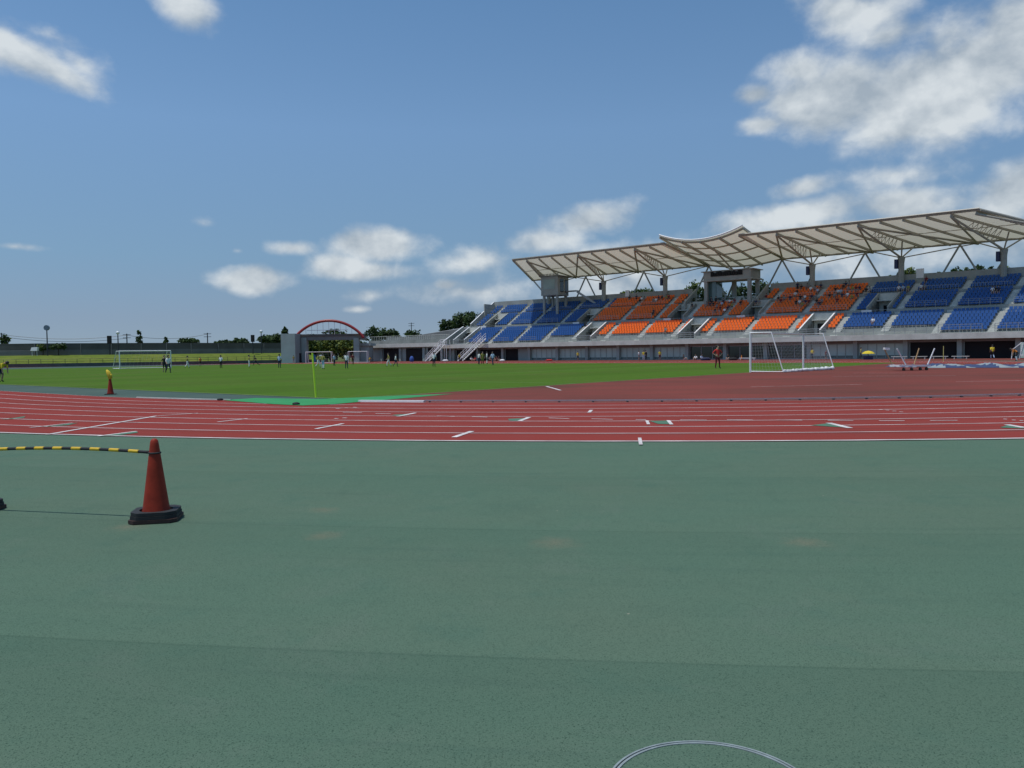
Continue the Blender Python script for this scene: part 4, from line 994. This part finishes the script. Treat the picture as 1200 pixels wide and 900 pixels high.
# ================================================================== PEOPLE
SKIN = mat('skin', (.42, .26, .18), .6); HAIR = mat('hair', (.015, .012, .01), .6); WHITEC = mat('cloth_white', (.8, .8, .8), .85); NAVYC = mat('cloth_navy', (.02, .028, .07), .85)
BLACKC = mat('cloth_black', (.016, .016, .018), .85); YELC = mat('cloth_yellow', (.68, .52, .03), .85); OLIVE = mat('cloth_olive', (.3, .27, .06), .85); REDC = mat('cloth_red', (.5, .03, .025), .85)
MAROON = mat('cloth_maroon', (.16, .012, .02), .85); LBLUE = mat('cloth_lightblue', (.4, .52, .68), .85); ORC = mat('cloth_orange', (.6, .2, .03), .85); GREYC = mat('cloth_grey', (.22, .22, .23), .85); BLUEC = mat('cloth_blue', (.04, .1, .35), .85)
POSES = {
 'stand': dict(hip=(0, 0, .9), chest=(0, 0, 1.28), neck=(0, 0, 1.43), head=(0, -.02, 1.57), crown=(0, 0, 1.68), sh=.19,
   la=((.25, .0, 1.12), (.27, -.06, .88), (.27, -.09, .80)), ra=((-.25, .0, 1.12), (-.27, -.06, .88), (-.27, -.09, .80)),
   ll=((.1, -.02, .5), (.11, .02, .09), (.12, -.13, .04)), rl=((-.1, -.02, .5), (-.12, .03, .09), (-.14, -.12, .04))),
 'walk': dict(hip=(0, 0, .88), chest=(0, -.03, 1.27), neck=(0, -.04, 1.42), head=(0, -.07, 1.56), crown=(0, -.05, 1.67), sh=.18,
   la=((.25, .1, 1.12), (.26, .0, .9), (.26, -.05, .83)), ra=((-.25, -.1, 1.1), (-.25, -.24, .92), (-.24, -.3, .88)),
   ll=((.09, -.2, .52), (.09, -.22, .1), (.09, -.37, .05)), rl=((-.09, .06, .48), (-.09, .33, .16), (-.09, .26, .04))),
 'run': dict(hip=(0, 0, .9), chest=(0, -.12, 1.25), neck=(0, -.16, 1.39), head=(0, -.22, 1.51), crown=(0, -.22, 1.63), sh=.18,
   la=((.26, .14, 1.1), (.25, -.02, .97), (.23, -.1, .98)), ra=((-.26, -.22, 1.08), (-.24, -.4, 1.16), (-.22, -.45, 1.24)),
   ll=((.09, -.34, .66), (.09, -.3, .26), (.09, -.45, .22)), rl=((-.09, .16, .5), (-.09, .5, .3), (-.09, .58, .2))),
 'akimbo': dict(hip=(0, 0, .9), chest=(0, 0, 1.28), neck=(0, 0, 1.43), head=(0, -.03, 1.57), crown=(0, -.01, 1.68), sh=.19,
   la=((.4, .04, 1.12), (.2, -.06, .98), (.15, -.09, .95)), ra=((-.4, .04, 1.12), (-.2, -.06, .98), (-.15, -.09, .95)),
   ll=((.13, -.02, .5), (.17, .02, .09), (.19, -.13, .04)), rl=((-.13, -.02, .5), (-.17, .03, .09), (-.2, -.12, .04))),
 'bend': dict(hip=(0, .1, .86), chest=(0, -.22, 1.08), neck=(0, -.34, 1.14), head=(0, -.45, 1.16), crown=(0, -.54, 1.2), sh=.18,
   la=((.22, -.3, .86), (.2, -.32, .62), (.2, -.34, .54)), ra=((-.22, -.3, .86), (-.2, -.32, .62), (-.2, -.34, .54)),
   ll=((.11, -.06, .48), (.12, .05, .09), (.13, -.1, .04)), rl=((-.11, -.06, .48), (-.12, .05, .09), (-.13, -.1, .04))),
 'sit': dict(hip=(0, 0, .52), chest=(0, .02, .9), neck=(0, 0, 1.05), head=(0, -.04, 1.18), crown=(0, -.03, 1.29), sh=.18,
   la=((.24, -.08, .74), (.18, -.3, .62), (.15, -.37, .6)), ra=((-.24, -.08, .74), (-.18, -.3, .62), (-.15, -.37, .6)),
   ll=((.11, -.42, .5), (.11, -.4, .08), (.12, -.54, .04)), rl=((-.11, -.42, .5), (-.11, -.4, .08), (-.12, -.54, .04))),
 'floor': dict(hip=(0, .05, .13), chest=(0, .12, .5), neck=(0, .08, .65), head=(0, .03, .77), crown=(0, .04, .88), sh=.18,
   la=((.25, .0, .36), (.18, -.24, .36), (.1, -.3, .38)), ra=((-.25, .0, .36), (-.18, -.24, .36), (-.1, -.3, .38)),
   ll=((.16, -.34, .42), (.13, -.5, .08), (.13, -.63, .04)), rl=((-.16, -.34, .42), (-.13, -.5, .08), (-.13, -.63, .04))),
}
def seg_dist(p, a, b):
    d = b-a; t = max(0, min(1, (p-a).dot(d)/max(d.dot(d), 1e-9))); return (p-(a+d*t)).length
PM = {}
def pose_mesh(key):
    if key in PM: return PM[key]
    P = {k: (Vector(v) if len(v) == 3 and not isinstance(v[0], tuple) else [Vector(q) for q in v]) for k, v in POSES[key].items() if k != 'sh'}; sh = POSES[key]['sh']
    V = []; E = []; Rr = []; B = []
    def vtx(p, r): V.append(Vector(p)); Rr.append(r); return len(V)-1
    def edge(a, b, m): E.append((a, b)); B.append((V[a], V[b], m))
    hip = vtx(P['hip'], .135); waist = vtx(P['hip'].lerp(P['chest'], .5), .125); ch = vtx(P['chest'], .145); ne = vtx(P['neck'], .055); hd = vtx(P['head'], .095); cw = vtx(P['crown'], .085)
    edge(hip, waist, 1); edge(waist, ch, 1); edge(ch, ne, 1); edge(ne, hd, 0); edge(hd, cw, 0)
    up = (P['neck']-P['chest']).normalized(); fwd = (up.cross(Vector((1, 0, 0)))).normalized()
    if fwd.y > 0: fwd = -fwd
    nose = vtx(P['head']+Vector((0, -.105, 0)) if key != 'bend' else P['head']+Vector((0, -.06, -.09)), .018); edge(hd, nose, 0)
    for sx, arm, leg in ((1, 'la', 'll'), (-1, 'ra', 'rl')):
        s = vtx(P['chest'].lerp(P['neck'], .55)+Vector((sx*sh, 0, 0)), .062); e = vtx(P[arm][0], .046); w = vtx(P[arm][1], .034); h = vtx(P[arm][2], .036)
        edge(ch, s, 1); edge(s, e, 1); edge(e, w, 0); edge(w, h, 0)
        th = vtx(P[arm][2]+Vector((-sx*.02, -.05, 0)), .014); edge(h, th, 0)
        h0 = vtx(P['hip']+Vector((sx*.085, 0, -.05 if key not in ('sit', 'floor') else .0)), .1); k = vtx(P[leg][0], .066); an = vtx(P[leg][1], .043); to = vtx(P[leg][2], .036)
        edge(hip, h0, 2); edge(h0, k, 2); edge(k, an, 3); edge(an, to, 4)
    me = bpy.data.meshes.new('person_'+key); me.from_pydata([tuple(v) for v in V], E, []); ob = bpy.data.objects.new('tmp', me); sc.collection.objects.link(ob)
    sk_ = ob.modifiers.new('s', 'SKIN'); sk_.use_smooth_shade = True
    for i, r in enumerate(Rr): me.skin_vertices[0].data[i].radius = (r, r)
    me.skin_vertices[0].data[0].use_root = True
    sb = ob.modifiers.new('d', 'SUBSURF'); sb.levels = 1; sb.render_levels = 1
    dg = bpy.context.evaluated_depsgraph_get(); dg.update(); m2 = bpy.data.meshes.new_from_object(ob.evaluated_get(dg)); bpy.data.objects.remove(ob)
    m2.materials.clear()
    for m in (SKIN, WHITEC, NAVYC, WHITEC, BLACKC): m2.materials.append(m)
    for p in m2.polygons:
        c = p.center; best = min(B, key=lambda b: seg_dist(c, b[0], b[1])); p.material_index = best[2]; p.use_smooth = True
    hb = MB(); axis = (P['crown']-P['head']).normalized(); cpos = P['head'].lerp(P['crown'], .45)+Vector((0, .02, 0))
    hb.lathe([(.085, -.035), (.113, .01), (.108, .055), (.075, .1), (.02, .122)], (0, 0, 0), 12)
    rot = Vector((0, 0, 1)).rotation_difference((axis+Vector((0, .25, 0))).normalized())
    hb.v = [cpos+rot @ v for v in hb.v]
    hm = bpy.data.meshes.new('hair'); hm.from_pydata([tuple(v) for v in hb.v], [], hb.f); hm.materials.append(HAIR)
    for p in hm.polygons: p.use_smooth = True
    PM[key] = (m2, hm); return PM[key]
def person(label, loc, pose, rz, hgt, shirt, shorts, socks=None, group=None, shoes=None, hair=None):
    m, hm = pose_mesh(pose); o = bpy.data.objects.new('person', m); sc.collection.objects.link(o); o.location = loc; o.rotation_euler = (0, 0, rz); s = hgt/1.72; o.scale = (s, s, s)
    for i, mm in ((1, shirt), (2, shorts), (3, socks or SKIN), (4, shoes or BLACKC)):
        o.material_slots[i].link = 'OBJECT'; o.material_slots[i].material = mm
    h = bpy.data.objects.new('hair', hm); sc.collection.objects.link(h); h.parent = o
    if hair: h.material_slots[0].link = 'OBJECT'; h.material_slots[0].material = hair
    return tag(o, label, 'person', group)
GP = 'players on the pitch'
PL = [(1.0, 447.8, 'bend', 1.4, 1.75, YELC, NAVYC, None, 'person in yellow shirt bending at the left edge of the view'),
 (193.0, 436.2, 'stand', .6, 1.6, BLACKC, BLACKC, None, 'person in black standing close behind a white shirted player by the far goal'),
 (197.2, 437.3, 'walk', .9, 1.62, WHITEC, NAVYC, NAVYC, 'player in white shirt and navy shorts in front of the person in black'),
 (219.5, 431.2, 'walk', 2.2, 1.62, OLIVE, WHITEC, WHITEC, 'player in brown yellow bib and white shorts right of the far goal'),
 (234.8, 429.2, 'stand', 1.0, 1.45, ORC, BLACKC, None, 'small far person in orange on the red strip below the bank'),
 (259.0, 431.4, 'stand', 2.9, 1.62, WHITEC, BLACKC, BLACKC, 'player in white shirt and black shorts standing alone, seen from behind'),
 (292.0, 430.5, 'stand', 2.0, 1.62, OLIVE, WHITEC, WHITEC, 'player in yellow green bib and white shorts beside a running player in black'),
 (300.0, 429.6, 'run', -1.2, 1.6, BLACKC, NAVYC, BLACKC, 'player in black with legs apart running past a bibbed player'),
 (327.6, 431.2, 'stand', 3.0, 1.66, LBLUE, NAVYC, NAVYC, 'player in pale blue shirt and navy shorts in front of the grey tower'),
 (344.2, 425.4, 'stand', .4, 1.55, OLIVE, GREYC, None, 'far person in olive at the dark low wall by the tower'),
 (373.0, 430.8, 'walk', 1.3, 1.62, OLIVE, WHITEC, WHITEC, 'player in pale bib and white shorts behind the lime corner pole'),
 (378.6, 432.6, 'stand', 2.6, 1.66, OLIVE, LBLUE, WHITEC, 'player in olive bib and pale shorts nearest the lime corner pole'),
 (391.8, 428.6, 'stand', 1.1, 1.6, LBLUE, NAVYC, NAVYC, 'player in light shirt and navy shorts between the two small goals'),
 (406.2, 432.2, 'stand', 3.0, 1.66, WHITEC, NAVYC, NAVYC, 'player in bright white shirt and navy shorts with back to the viewer below the arch'),
 (413.6, 427.4, 'stand', .5, 1.62, MAROON, BLACKC, BLACKC, 'player in dark red in front of the right small goal'),
 (433.0, 425.4, 'bend', .9, 1.4, YELC, OLIVE, None, 'far person in yellow at the right post of the right small goal'),
 (455.6, 429.6, 'walk', -1.4, 1.62, OLIVE, WHITEC, WHITEC, 'player in olive bib and white shorts before the first annex garage'),
 (463.6, 429.8, 'walk', 1.5, 1.5, WHITEC, NAVYC, NAVYC, 'shorter player in white shirt and navy shorts walking by the annex garage'),
 (508.6, 429.8, 'stand', 3.0, 1.66, WHITEC, NAVYC, BLACKC, 'player in white shirt and navy shorts before the corner steel stair'),
 (538.5, 424.0, 'stand', .7, 1.5, YELC, BLACKC, BLACKC, 'person in yellow between the two white steel stairs'),
 (561.3, 427.2, 'stand', 2.2, 1.62, WHITEC, NAVYC, NAVYC, 'leftmost standing player of the huddle, in white shirt, by the long stair'),
 (565.6, 427.0, 'stand', .3, 1.68, OLIVE, OLIVE, BLACKC, 'player in olive yellow kit in the middle of the huddle by the long stair'),
 (570.6, 426.4, 'stand', 1.7, 1.66, WHITEC, GREYC, WHITEC, 'player all in white standing in the huddle by the long stair'),
 (577.6, 428.2, 'walk', -.5, 1.64, LBLUE, NAVYC, NAVYC, 'player in pale blue shirt and navy shorts at the right of the huddle'),
 (677.2, 422.0, 'stand', .2, 1.6, YELC, BLACKC, SKIN, 'person in yellow shirt standing alone before the left glass panels'),
 (748.8, 421.6, 'stand', .9, 1.55, WHITEC, GREYC, None, 'leftmost of three at the panels, person in white beside the yellow pair'),
 (754.2, 421.8, 'stand', -.4, 1.6, YELC, LBLUE, WHITEC, 'person in yellow green bib beside one in black before the panels'),
 (757.0, 421.6, 'stand', .6, 1.6, BLACKC, BLACKC, BLACKC, 'person all in black close to the yellow bib before the panels'),
 (773.2, 421.4, 'stand', .1, 1.62, YELC, MAROON, SKIN, 'person in yellow bib and dark red shorts right of the panel pair'),
 (841.0, 432.0, 'akimbo', .3, 1.84, REDC, MAROON, MAROON, 'goalkeeper in red shirt and dark red trousers left of the near goal'),
 (952.0, 420.4, 'walk', -1.0, 1.6, YELC, NAVYC, BLACKC, 'person in yellow seen through the net of the near goal'),
 (968.0, 421.5, 'stand', .4, 1.35, MAROON, BLACKC, None, 'small person in dark red seen through the right part of the near goal'),
 (1008.8, 420.4, 'stand', 1.2, 1.62, OLIVE, BLACKC, BLACKC, 'person in olive yellow right of the near goal beside the yellow umbrella'),
 (1163.0, 420.6, 'walk', 2.9, 1.72, YELC, BLACKC, LBLUE, 'person in bright yellow shirt before the dark opening at the right'),
 (1191.0, 423.2, 'bend', -2.0, 1.75, ORC, BLACKC, WHITEC, 'person in orange top leaning forward at the right edge of the view'),
]
for x, y, pose, rz, h, sh_, so, sk2, lab in PL:
    p = G(x, y); u, v = uv(p)
    if v > 63.5 and x > 520: p = GV(x, 63.5)
    if x < 440 and p.y > 158: p = Vector((PD(x, y, 156).x, 156, 0))
    person(lab, p, pose, rz, h, sh_, so, sk2, GP)
for x, y, rz, sh_, so, lab in ((552.5, 424, .4, WHITEC, BLACKC, 'person sitting on the ground at the foot of the long stair'), (556.5, 424, -.5, REDC, BLACKC, 'person in red sitting under the long white stair'), (574, 424, .9, GREYC, NAVYC, 'person in grey sitting behind the huddle'),
      (581.5, 424, -.7, MAROON, BLACKC, 'person in dark red sitting just right of the huddle'), (584.5, 424, .2, BLACKC, GREYC, 'person in black sitting right of the huddle next to the pile of bags'), (801.5, 424.5, 1.2, BLACKC, WHITEC, 'person in black shirt sitting by the dark entrance'),
      (815, 424.6, -.6, WHITEC, NAVYC, 'person in white shirt sitting left of a second one by the entrance'), (822.5, 424.8, .5, LBLUE, BLUEC, 'person in pale shirt and blue shorts sitting right of the first'), (853, 425, -.5, BLACKC, WHITEC, 'person in black sitting with white socks right of the keeper')):
    p = GV(x, 60.5); person(lab, p, 'floor', rz, 1.7, sh_, so, None, 'people sitting in front of the stand')
def lump(name, label, cat, p, sx, sy, sz, m, seed=1):
    rng = random.Random(seed); q = MB(); n = 12
    for k, (r, z) in enumerate(((.75, 0), (1, .3), (.9, .65), (.5, .95), (.1, 1))):
        for i in range(n): a = 2*pi*i/n; rr = r*(1+rng.uniform(-.12, .12)); q.v.append(p+Vector((cos(a)*sx*rr, sin(a)*sy*rr, z*sz)))
    for k in range(4):
        for i in range(n): a = k*n+i; b = k*n+(i+1) % n; q.f.append((a, b, b+n, a+n)); q.m.append(0)
    q.f.append(tuple(range(4*n, 5*n))); q.m.append(0)
    tag(q.build(name, m, origin=p, smooth=True), label, cat)
lump('bag', 'pile of white bags on the ground right of the huddle', 'bag', GV(588.5, 60), .5, .4, .35, WHITEC, 1)
lump('bag', 'blue kit bags heaped beside the seated people at the entrance', 'bag', GV(827, 59.5), .8, .5, .45, NAVYC, 2)
lump('bag', 'black kit bag next to the person in black right of the keeper', 'bag', GV(859, 60.5), .7, .4, .4, BLACKC, 3)
lump('bag', 'small red bag lying alone on the red strip below the blue seats', 'bag', GV(643.5, 60), .6, .4, .3, REDC, 4)
lump('bag', 'small white bag near the foot of the corner steel stair', 'bag', GV(522, 62), .6, .4, .35, WHITEC, 5)
lump('drum', 'blue plastic drum in front of the annex pillar', 'drum', Vector((PD(482.5, 420, 155).x, 155, 0)), .42, .42, 1.1, BLUEC, 6)
# yellow umbrella standing on the ground
p = GV(1017.5, 62); t = thing('umbrella', 'open yellow and black umbrella on the ground before the pale panels', 'umbrella', p)
q = MB(); q.lathe([(.8, .75), (.68, .92), (.4, 1.08), (.04, 1.15)], p, 12); q.build('canopy', YELC, t)
q = MB(); q.tube([p, p+Vector((0, 0, .78))], .04, 6); q.build('stick', M_pole, t); q = MB(); q.box((p.x-.5, p.y-.3, 0), (p.x+.5, p.y+.3, .45)); q.build('ballast', M_navy, t)
# small things by the touchline
p = GV(869, 60.5); q = MB(); q.tube([p, p+Vector((0, 0, .75))], [.13, .04], 10); q.prism([(p.x-.22, p.y-.22), (p.x+.22, p.y-.22), (p.x+.22, p.y+.22), (p.x-.22, p.y+.22)], .0, .04); tag(q.build('marker_cone', ORC, origin=p), 'orange marker cone on the strip left of the near goal', 'cone')
p = GV(876, 60.5); q = MB(); q.sbox(uv(p)[0]-1.2, uv(p)[0]+1.2, 60.3, 60.7, .25, .34, fn=S); 
for du in (-1.0, 1.0): q.sbox(uv(p)[0]+du-.06, uv(p)[0]+du+.06, 60.35, 60.65, 0, .25, fn=S)
tag(q.build('low_bench', M_whitep, origin=p), 'low white bench behind the left post of the near goal', 'bench')
a, b = uv(GV(1044, 62))[0], uv(GV(1140, 62))[0]; q = MB(); lab = 'long low white bench in front of the dark doorway at the right'
for j in range(4):
    u0 = a+(b-a)*j/4; u1 = a+(b-a)*(j+1)/4-(.4 if b > a else -.4); lo_, hi_ = min(u0, u1), max(u0, u1); q.sbox(lo_, hi_, 62, 62.4, .3, .38, fn=S)
    for uu in (lo_+.3, hi_-.3): q.sbox(uu-.05, uu+.05, 62.05, 62.35, 0, .3, fn=S)
tag(q.build('long_bench', M_concl, origin=S((a+b)/2, 62.2)), lab, 'bench')
# team shelter at the right edge
ub = uv(GV(1193, 61.5))[0]; t = thing('team_shelter', 'white framed team shelter with sloping clear side at the right edge', 'shelter', S(ub-2, 61.5))
for k_ in (0, -2.0, -4.0):
    q = MB(); q.tube([S(ub+k_, 60.6, .0), S(ub+k_, 60.6, 1.4), S(ub+k_, 61.3, 2.0), S(ub+k_, 62.4, 2.0), S(ub+k_, 62.6, 0)] if k_ else [S(ub+.6, 61.0, .0), S(ub+.5, 61.0, 1.1), S(ub-.4, 61.0, 1.9), S(ub-.4, 62.5, 1.9), S(ub, 62.6, 0)], .05, 6); q.build('frame', M_whitep, t)
q = MB(); q.sbox(ub-4, ub-.1, 62.58, 62.62, .1, 1.95, fn=S); q.build('back_panel', M_panel, t)
q = MB(); q.sbox(ub-4, ub-.2, 61.6, 62.1, .4, .5, fn=S); q.build('seat_bench', M_whitep, t)

# spectators ------------------------------------------------------------
SP = 'spectators seated in the stand'
def spect(px, tier, row, shirt, label, pose='sit', dv=.2):
    v, z = (LROW, MROW, TROW)[tier][row]; d = ray(px, 380); d = Vector((d.x, d.y, 0)); t_ = (v+dv+CT.dot(NX))/d.dot(NX); p = d*t_; p.z = z - (.06 if pose == 'sit' else 0) + (0.02 if pose == 'sit' else 0)
    person(label, p, pose, -TH*1.0, 1.65, shirt, random.choice((BLACKC, NAVYC, GREYC)), None, SP)
spect(1023, 0, 3, WHITEC, 'spectator in white shirt sitting alone in the lower blue seats right of the near goal')
spect(780, 0, 2, GREYC, 'spectator in grey sitting alone in the front of the lower orange seats')
CN = {'white': WHITEC, 'black': BLACKC, 'grey': GREYC, 'navy': NAVYC, 'dark red': MAROON, 'pale blue': LBLUE, 'olive': OLIVE}
def cluster(where, items):
    for px, tier, row, cn in items: spect(px, tier, row, CN[cn], f'spectator in {cn} {where}')
cluster('near the left aisle of the top orange seats', [(752, 2, 2, 'white'), (755, 2, 2, 'grey'), (750, 2, 1, 'black')])
cluster('in the second top orange block from the left', [(766, 2, 1, 'grey'), (769, 2, 1, 'white'), (772, 2, 2, 'navy'), (776, 2, 2, 'black'), (781, 2, 2, 'olive'), (784, 2, 2, 'dark red')])
cluster('by the aisle in the middle orange tier left of the entrance', [(766, 1, 2, 'navy'), (765, 1, 1, 'black')])
cluster('in the middle orange block under the announcers box', [(832, 1, 4, 'navy'), (836, 1, 4, 'black'), (840, 1, 3, 'grey'), (844, 1, 2, 'dark red'), (846, 1, 4, 'pale blue'), (858, 1, 3, 'olive')])
cluster('at the left of the middle orange block under the announcers box', [(811, 1, 4, 'black'), (828, 1, 4, 'grey')])
cluster('high in the middle orange seats right of the announcers box', [(868, 1, 4, 'black'), (886, 1, 4, 'navy'), (890, 1, 4, 'grey'), (915, 1, 4, 'dark red')])
cluster('amid the crowd in middle orange seats right of the announcers box', [(933, 1, 3, 'black'), (937, 1, 3, 'white'), (941, 1, 4, 'grey'), (944, 1, 3, 'navy'), (948, 1, 3, 'dark red'), (940, 1, 2, 'olive')])
cluster('beside the aisle in the middle orange seats further right', [(957, 1, 3, 'black'), (960, 1, 2, 'navy'), (963, 1, 3, 'grey'), (981, 1, 3, 'dark red'), (998, 1, 4, 'olive')])
cluster('in the top orange block right of the announcers box', [(932, 2, 0, 'white'), (934, 2, 1, 'black'), (955, 2, 2, 'grey'), (958, 2, 1, 'pale blue')])
cluster('in the right hand top orange block', [(982, 2, 0, 'white'), (985, 2, 0, 'pale blue'), (988, 2, 2, 'black'), (991, 2, 3, 'navy'), (995, 2, 3, 'grey'), (999, 2, 1, 'olive'), (1003, 2, 1, 'dark red')])
cluster('at the foot of the top blue seats beside the orange', [(1015, 2, 0, 'black'), (1019, 2, 0, 'grey'), (1053, 2, 0, 'white'), (1058, 2, 0, 'pale blue'), (1064, 2, 0, 'olive')])
cluster('under the white wall panel in the blue seats', [(1079, 2, 0, 'white'), (1083, 2, 0, 'grey'), (1085, 2, 3, 'dark red')])
cluster('at the head of the right hand middle blue block', [(1163, 1, 4, 'white'), (1166, 1, 4, 'black'), (1170, 1, 4, 'navy')])
cluster('in the back row of the left top orange block', [(738, 2, 3, 'black'), (746, 2, 3, 'navy')])
cluster('in the front row under the announcers box', [(838, 1, 1, 'black'), (849, 1, 1, 'white'), (853, 1, 2, 'navy')])
cluster('in the topmost middle row under the announcers box', [(834, 1, 5, 'black'), (842, 1, 5, 'grey'), (848, 1, 5, 'navy'), (855, 1, 5, 'white'), (861, 1, 5, 'dark red')])
cluster('in the topmost middle row just right of the announcers box', [(912, 1, 5, 'black'), (919, 1, 5, 'grey'), (926, 1, 5, 'navy')])
cluster('in the topmost row of the crowded middle orange block', [(938, 1, 5, 'black'), (943, 1, 5, 'white'), (951, 1, 5, 'navy'), (956, 1, 5, 'grey')])
cluster('in the back rows of the top orange block right of the box', [(939, 2, 3, 'black'), (946, 2, 3, 'grey'), (950, 2, 2, 'white'), (962, 2, 3, 'navy')])
cluster('in the topmost middle row of the last orange block', [(972, 1, 5, 'black'), (978, 1, 5, 'grey'), (987, 1, 5, 'navy'), (993, 1, 5, 'white'), (1004, 1, 5, 'dark red')])
cluster('in the second row of the right hand top orange block', [(979, 2, 1, 'black'), (994, 2, 1, 'grey'), (1007, 2, 1, 'navy')])
def stander(px, v, z, cn, label):
    d = ray(px, 380); d = Vector((d.x, d.y, 0)); t_ = (v+CT.dot(NX))/d.dot(NX); p = d*t_; p.z = z
    person(label, p, 'stand', -TH, 1.68, CN[cn], BLACKC, None, SP)
stander(833.5, 79.4, 9.1, 'navy', 'man in navy standing below the left leg of the announcers box')
stander(839, 79.4, 9.1, 'black', 'man in black standing below the announcers box')
stander(804, 80.0, 9.2, 'white', 'person in white standing by the shrubs left of the announcers box')
stander(808, 81.2, 9.2, 'grey', 'person in grey standing by the shrubs left of the announcers box')
stander(892, 80.6, 9.2, 'white', 'person in white standing right of the announcers box')
stander(898, 80.8, 9.2, 'dark red', 'person in dark red standing right of the announcers box')
stander(903, 81.4, 9.2, 'grey', 'person in grey standing right of the announcers box near the wall')
stander(934.5, 82.7, 10.98, 'navy', 'person in navy standing at the wall end above the orange seats')

for o in sc.objects:
    if '_o' in o: del o['_o']
